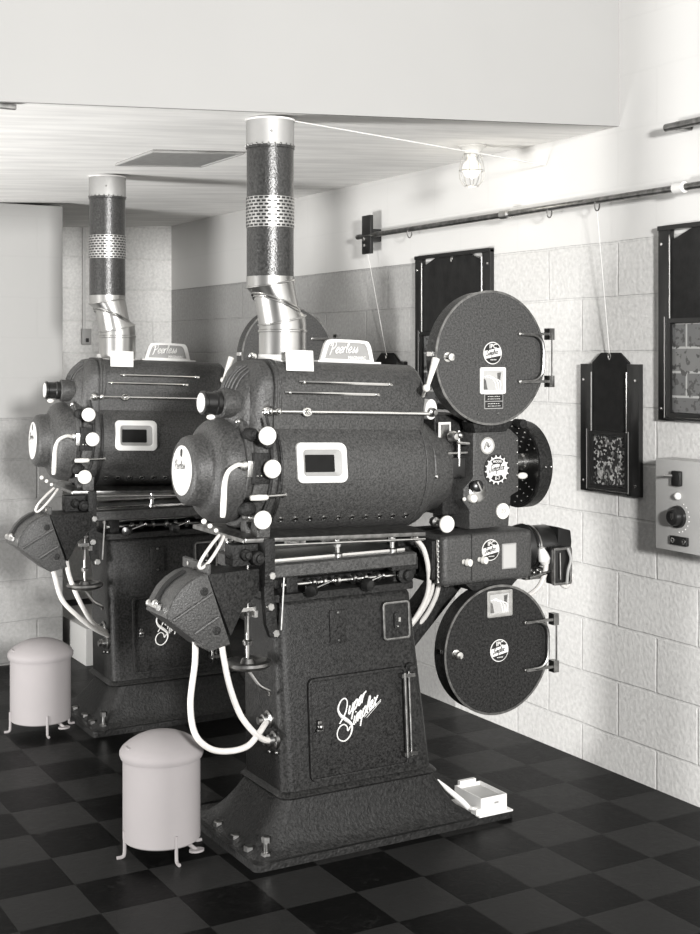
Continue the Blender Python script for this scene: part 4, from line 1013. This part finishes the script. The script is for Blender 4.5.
# ---- film magazines
def magazine(cx, cz, r, t, name, win_dz, badge_dz, extra=False, kn=(-.20, 0)):
    YF = 3.60
    o = MB().lathe((cx, YF + t, cz), (0, -1, 0), [(0, 0), (0, r - .004), (.004, r), (t - .018, r), (t - .016, r + .002), (t - .003, r + .002), (t, r - .002), (t + .001, 0)], 72)
    mg = build(o, name, 'crinkle' if extra else 'crinkle2', proj)
    o = MB().ring((cx, YF + .002, cz), (0, -1, 0), r - .004, r + .0035, .0035, 72); build(o, 'door_rim', 'darksteel', mg)
    # bracket handle and hinge on the wall side
    P = near(cx, YF, cz); hx = r * .80
    o = MB()
    za = .082; 
    for s_ in (1, -1):
        o.tube(smooth([P(r * .50, s_ * za * 1.0, .004), P(r * .66, s_ * za * .98, .010), P(r * .80, s_ * za * .93, .014), P(r * .90, s_ * za * .70, .016), P(r * .93, s_ * za * .35, .016), P(r * .93, 0, .016)], 5), .0062, 8)
        o.box(P(r * .83, s_ * za, .010), (.14, .012, .009))
        o.box(P(r * 1.09, s_ * za, .004), (.022, .03, .04))
    o.tube([P(r * 1.10, -za, .016), P(r * 1.10, za, .016)], .0035, 6)
    build(o, 'door_hinge', 'darksteel', mg, bevel=.0)
    o = MB()
    for s_ in (1, -1): o.lathe(P(r * .51, s_ * za * 1.0, .005), (0, -1, 0), [(0, .006), (.006, .005), (.007, 0)], 10)
    build(o, 'hinge_screw', 'chrome', mg)
    badge(near(cx + .004, YF, cz + badge_dz), .038, mg)
    Pw = near(cx + .004, YF, cz + win_dz)
    q = build(frame_plate(MB(), Pw, .106, .090, .006, .012, -.001, .006), 'window_frame', 'white' if extra else 'steel', mg, bevel=.001); 
    build(plate(MB(), Pw, .085, .070, .003, -.001, .003), 'window_pane', 'panelgrey', mg)
    mb = MB()
    for k_ in (0, 1, 2): mb.tube(smooth([Pw(-.036 + .012 * k_, .012 - .002 * k_, .0035), Pw(-.012 + .014 * k_, .016 - .006 * k_, .0035), Pw(.008 + .012 * k_, -.006, .0035), Pw(.014 + .008 * k_, -.032, .0035)], 4), .0022, 5)
    build(mb, 'film_roll', 'white', mg); mb = MB()
    mb.prism([Pw(-.038, .008, .003), Pw(-.030, .002, .003), Pw(-.022, -.03, .003), Pw(-.038, -.03, .003)], (0, -.001, 0))
    mb.prism([Pw(.018, .026, .003), Pw(.034, .028, .003), Pw(.03, .0, .003), Pw(.020, -.004, .003)], (0, -.001, 0))
    build(mb, 'reel_spoke', 'darksteel', mg)
    if extra:
        Pd = near(cx + .008, YF, cz - .147)
        build(plate(MB(), Pd, .078, .052, .002, -.001, .003), 'notice_plate', 'greyplate', mg); build(plate(MB(), Pd, .072, .021, .001, 0, .004, 0, .012), 'notice_band', 'black', mg); build(plate(MB(), Pd, .072, .021, .001, 0, .004, 0, -.012), 'notice_band', 'black', mg)
        mb = MB(); rnd = random.Random(7)
        for dv in (.016, .008, -.008, -.016):
            u = -.026
            while u < .024:
                l_ = .003 + .005 * rnd.random(); mb.tube([Pd(u, dv, .0044), Pd(u + l_, dv, .0044)], .0012, 5); u += l_ + .003
        build(mb, 'notice_lettering', 'white', mg)
    o = MB().lathe(P(kn[0], kn[1], 0), (0, -1, 0), [(-.002, .016), (.004, .016), (.006, .009), (.016, .009), (.02, .013), (.028, .012), (.03, 0)], 18); build(o, 'door_latch', 'chrome', mg)
    o = MB().box(V((cx - r - .002, YF + t * .5, cz + kn[1] + .01)), (.008, .03, .014)); build(o, 'side_catch', 'chrome', mg)
    return mg
mg1 = magazine(2.622, 1.537, .225, .062, 'upper_magazine', -.077, .016, True, (-.180, .003))
mg2 = magazine(2.650, .546, .217, .068, 'lower_magazine', .157, -.003, False, (-.175, .004))
o = MB().prism([(2.56, 3.62, 1.32), (2.73, 3.62, 1.32), (2.70, 3.62, 1.285), (2.57, 3.62, 1.285)], (0, .07, 0)).lathe((2.76, 3.61, 1.31), (0, 1, 0), [(-.01, 0), (-.01, .016), (.04, .016)], 14); build(o, 'magazine_bracket', 'castiron', mg1, bevel=.003)
o = MB().prism([(2.50, 3.62, .80), (2.78, 3.62, .80), (2.72, 3.62, .75), (2.56, 3.62, .75)], (0, .07, 0)); build(o, 'magazine_bracket', 'castiron', mg2, bevel=.003)
for x, z in ((-.05, -.19), (.03, -.19)): build(MB().ball((2.618 + x, 3.599, 1.538 + z), .004), 'rivet', 'darksteel', mg1)
# cable hoses from the lamphouse rail down behind the pedestal
hose('cable_hose', [(2.335, 3.63, .945), (2.37, 3.63, .90), (2.395, 3.64, .82), (2.40, 3.66, .74), (2.37, 3.69, .66), (2.32, 3.72, .60)], .0085, proj)
hose('cable_hose', [(2.345, 3.66, .945), (2.385, 3.66, .89), (2.425, 3.67, .82), (2.435, 3.69, .74), (2.40, 3.73, .65), (2.32, 3.76, .56)], .0085, proj)
hose('cable_hose', [(2.48, 3.70, .79), (2.475, 3.72, .72), (2.45, 3.76, .64), (2.40, 3.79, .60), (2.31, 3.80, .585)], .0085, proj)
o = MB().bb(2.35, 2.60, 3.76, 3.84, .86, .95).bb(2.30, 2.42, 3.74, 3.86, .80, .90); build(o, 'head_bracket', 'castiron', proj, bevel=.01)
o = MB().prism([(2.36, 3.76, .60), (2.55, 3.76, .80), (2.62, 3.76, .80), (2.62, 3.76, .74), (2.37, 3.76, .50)], (0, .09, 0)); build(o, 'lower_bracket', 'castiron', proj, bevel=.01)

# second projector: an exact twin five feet further back
twin = copy_tree(proj)
twin.location = (CX + .035, CY + 1.57, 0.0)
for c in kids(twin):
    if c.name.startswith('sector_cover'): c.location.x -= .035; c.location.z += .01
for c in [c for c in kids(twin) if c.name.startswith('cable_hose')][:2]: bpy.data.objects.remove(c)
for c in kids(twin):   # the far lamphouse is turned a few degrees towards the screen's centre
    n_ = c.name.split('.')[0]
    if n_ in ('lamphouse', 'tilting_table', 'terminal_knobs', 'cable_loop'): c.rotation_euler.z = -.09; c.location.x -= .035
    if n_ == 'pedestal': c.rotation_euler.z = -.03; c.location.x -= .02
    if n_ == 'elevating_screw': c.location.x -= .03
begin(twin.location)
hose('cable_hose', [(1.60, 5.24, .72), (1.612, 5.22, .65), (1.64, 5.21, .55), (1.70, 5.20, .48), (1.77, 5.20, .42), (1.865, 5.24, .365)], .0095, twin)
hose('cable_hose', [(1.66, 5.22, .72), (1.672, 5.21, .64), (1.71, 5.20, .54), (1.77, 5.20, .44), (1.865, 5.25, .375)], .0095, twin)
tag(proj, 'near black carbon-arc film projector standing on a flared pedestal with script lettering on its door', 'film projector', 'carbon-arc film projectors')
tag(twin, 'far black film projector partly hidden behind the near one, beside the left wall', 'film projector', 'carbon-arc film projectors')

# ================================================================== FLUES
def flue(x0, y0, label, top):
    """x0: lower centre on the lamphouse"""
    begin((x0, y0, 1.50)); zt = 0
    root = empty('flue_pipe', ORG); tag(root, label, 'flue pipe', 'ventilation flues over the lamphouses')
    r = .077; xu = x0 - .045
    o = MB().lathe((x0, y0, 1.52), (0, 0, 1), [(0, r), (.10, r), (.102, r + .003), (.108, r + .003), (.11, r), (.128, r)], 44); build(o, 'lower_sleeve', 'sheet', root)
    # segmented elbow: two gores leaning back to the upper pipe
    def ringp(c, tilt, r_=r, n=44):
        R = Matrix.Rotation(tilt, 3, 'Y'); return [V(c) + R @ V((r_ * math.cos(6.28318 * j / n), r_ * math.sin(6.28318 * j / n), 0)) for j in range(n)]
    C0 = (x0, y0, 1.645); C1 = (x0 - .006, y0, 1.665); C2 = (x0 - .040, y0, 1.765); C3 = (xu, y0, 1.80)
    o = MB().rings([ringp(C0, 0), ringp((x0 - .002, y0, 1.662), -.22), ringp((x0 - .023, y0, 1.715), .35), ringp((xu, y0, 1.775), -.18), ringp(C3, 0)], True, True)
    el = build(o, 'elbow', 'sheet', root, ang=12)
    for c, t in (((x0 - .002, y0, 1.660), -.22), ((x0 - .021, y0, 1.706), .38), ((x0 - .025, y0, 1.716), .38), ((xu, y0, 1.777), -.18)):
        rr = ringp(c, t, r * (1.02 if abs(t) < .3 else 1.07)); build(MB().tube(rr, .003, 6, closed=True), 'elbow_seam', 'sheet', el)
    o = MB().lathe((xu, y0, 1.80), (0, 0, 1), [(0, r - .001), (.41, r - .001), (.412, r + .002), (.42, r + .002)], 44); sv = build(o, 'black_sleeve', 'sleeve', root)
    # perforated band, dark slots over bright metal
    o = MB().lathe((xu, y0, 1.957), (0, 0, 1), [(0, r), (0, r + .0005), (.098, r + .0005), (.098, r)], 44); bd = build(o, 'perforated_band', 'bandmetal', sv)
    mb = MB()
    for row in range(9):
        for k in range(26):
            a = 6.28318 * (k + .5 * (row % 2)) / 26; z = 1.957 + .0055 + row * .0109; h_ = .0031; da = .085
            vs = []
            for d in (r, r + .0012):
                for aa in (a - da, a + da):
                    for zz in (z - h_, z + h_): vs.append((xu + d * math.cos(aa), y0 + d * math.sin(aa), zz))
            mb.add(vs, [(0, 1, 3, 2), (4, 6, 7, 5), (0, 4, 5, 1), (2, 3, 7, 6), (0, 2, 6, 4), (1, 5, 7, 3)])
    q = build(mb, 'band_slots', 'black', sv); q['kind'] = 'stuff'
    o = MB().lathe((xu, y0, 2.218), (0, 0, 1), [(0, r + .001), (top - 2.218 - .004, r + .001)], 44); tp = build(o, 'ceiling_sleeve', 'dullsheet', root)
    o = MB().ball((xu - .03, y0 - .07, 2.26), .004); build(o, 'rivet', 'darksteel', tp)
    mb = MB()
    for k in range(24):
        a = 6.28318 * k / 24; mb.ball((xu + (r + .001) * math.cos(a), y0 + (r + .001) * math.sin(a), 2.222), .0035, 6)
    build(mb, 'sleeve_beading', 'darksteel', tp)
    o = MB().ring((xu, y0, top - .008), (0, 0, 1), r, r + .004, .006, 44); build(o, 'ceiling_ring', 'white', root)
    return root
flue(1.932, 3.80, 'near round metal flue with black sleeve rising from the near lamphouse to the ceiling', ceil_z(1.887) - .004)
f2 = flue(1.935, 5.37, 'far round metal flue with black sleeve rising from the far lamphouse to the ceiling', ceil_z(1.91) - .004)

# ================================================================== PEDAL BINS
def bin_(cx, cy, r, h_, label, spin=0.):
    begin((cx, cy, 0)); root = empty('pedal_bin', ORG); tag(root, label, 'pedal bin', 'pale pedal bins on the floor')
    z0 = .045
    o = MB().lathe((cx, cy, z0), (0, 0, 1), [(0, 0), (0, r - .004), (.004, r), (h_ - z0 - .08, r)], 56); bd = build(o, 'body', 'binpaint', root)
    zt = h_ - .083
    o = MB().lathe((cx, cy, zt), (0, 0, 1), [(-.004, r), (-.004, r + .006), (.006, r + .010), (.016, r + .010), (.026, r + .004), (.04, r - .012), (.054, r - .034), (.065, r - .06), (.072, r - .09), (.075, 0)], 56); build(o, 'lid', 'binpaint', root)
    o = MB().bb(cx - r + .004, cx - r + .04, cy - .02, cy + .02, zt + .022, zt + .040); build(o, 'lid_hinge', 'binpaint', root, bevel=.004)
    for a in (178, 270, 8):
        a = math.radians(a + spin); x = cx + r * math.cos(a); y = cy + r * math.sin(a); u = V((math.cos(a), math.sin(a), 0))
        B = V((x, y, 0))
        o = MB().tube(smooth([B + V((0, 0, .085)) , B + V((0, 0, .02)), B + u * .006 + V((0, 0, .006)), B + u * .024 + V((0, 0, .005))], 4), .0055, 8); build(o, 'leg', 'binpaint', root)
    a = math.radians(300 + spin); u = V((math.cos(a), math.sin(a), 0)); c_ = V((cx, cy, .03)) + u * (r + .015)
    o = MB().rings([[c_ + V((.024 * math.cos(6.28318 * j / 24), .018 * math.sin(6.28318 * j / 24), d)) for j in range(24)] for d in (-.003, .003)]).tube([c_, V((cx, cy, .05)) + u * (r - .03)], .006, 8)
    pd = build(o, 'pedal', 'binpaint', root)
    a = math.radians(262 + spin); u = V((math.cos(a), math.sin(a), 0)); s_ = V((-u.y, u.x, 0)); c_ = V((cx, cy, h_ - .155)) + u * (r + .001)
    return root
bin_(1.523, 3.826, .120, .385, 'pale pedal bin standing nearest the camera beside the near projector plinth', 0)
bin_(1.585, 5.32, .123, .385, 'pale pedal bin standing at the far left beside the far projector', -4)

# ================================================================== FOOT SWITCH on the plinth's corner
begin((2.575, 3.60, .022)); root = empty('foot_switch', ORG); tag(root, 'small white metal foot switch box with lever on the near projector plinth', 'foot switch')
zb = .0225
o = MB().prism([(2.515, 3.518, zb), (2.652, 3.518, zb), (2.652, 3.70, zb), (2.515, 3.70, zb)], (0, 0, .006)); build(o, 'base_plate', 'white', root, bevel=.001)
x0, x1, y0, y1, zt = 2.530, 2.636, 3.532, 3.685, .080
o = MB(); 
for a in ((x0, x1, y0, y0 + .005), (x0, x1, y1 - .005, y1), (x0, x0 + .005, y0 + .005, y1 - .005), (x1 - .005, x1, y0 + .005, y1 - .005)): o.bb(*a, zb + .006, zt)
bx_ = build(o, 'box', 'white', root)
o = MB().bb(x0 + .005, x1 - .005, y0 + .005, y1 - .005, zb + .006, zt - .012); build(o, 'inner_plate', 'panelgrey', root)
o = MB().bb(x0 + .02, x1 - .02, y1 - .004, y1 + .01, zt - .01, zt + .012); build(o, 'hinge_tab', 'white', root)
o = MB().box(((x0 + x1) / 2 + .01, y0 - .001, .058), (.016, .003, .006)); build(o, 'maker_mark', 'greyplate', root)
o = MB().tube([(2.375, 3.556, .162), (2.41, 3.556, .128), (2.47, 3.552, .075), (2.492, 3.55, .052)], .008, 10, radii=[.002, .008, .010, .009]); q = build(o, 'lever', 'white', root)
o = MB().tube([(2.49, 3.535, .055), (2.53, 3.545, .04)], .006, 8).box((2.52, 3.545, .038), (.02, .03, .02)); build(o, 'lever_clamp', 'frost', root)
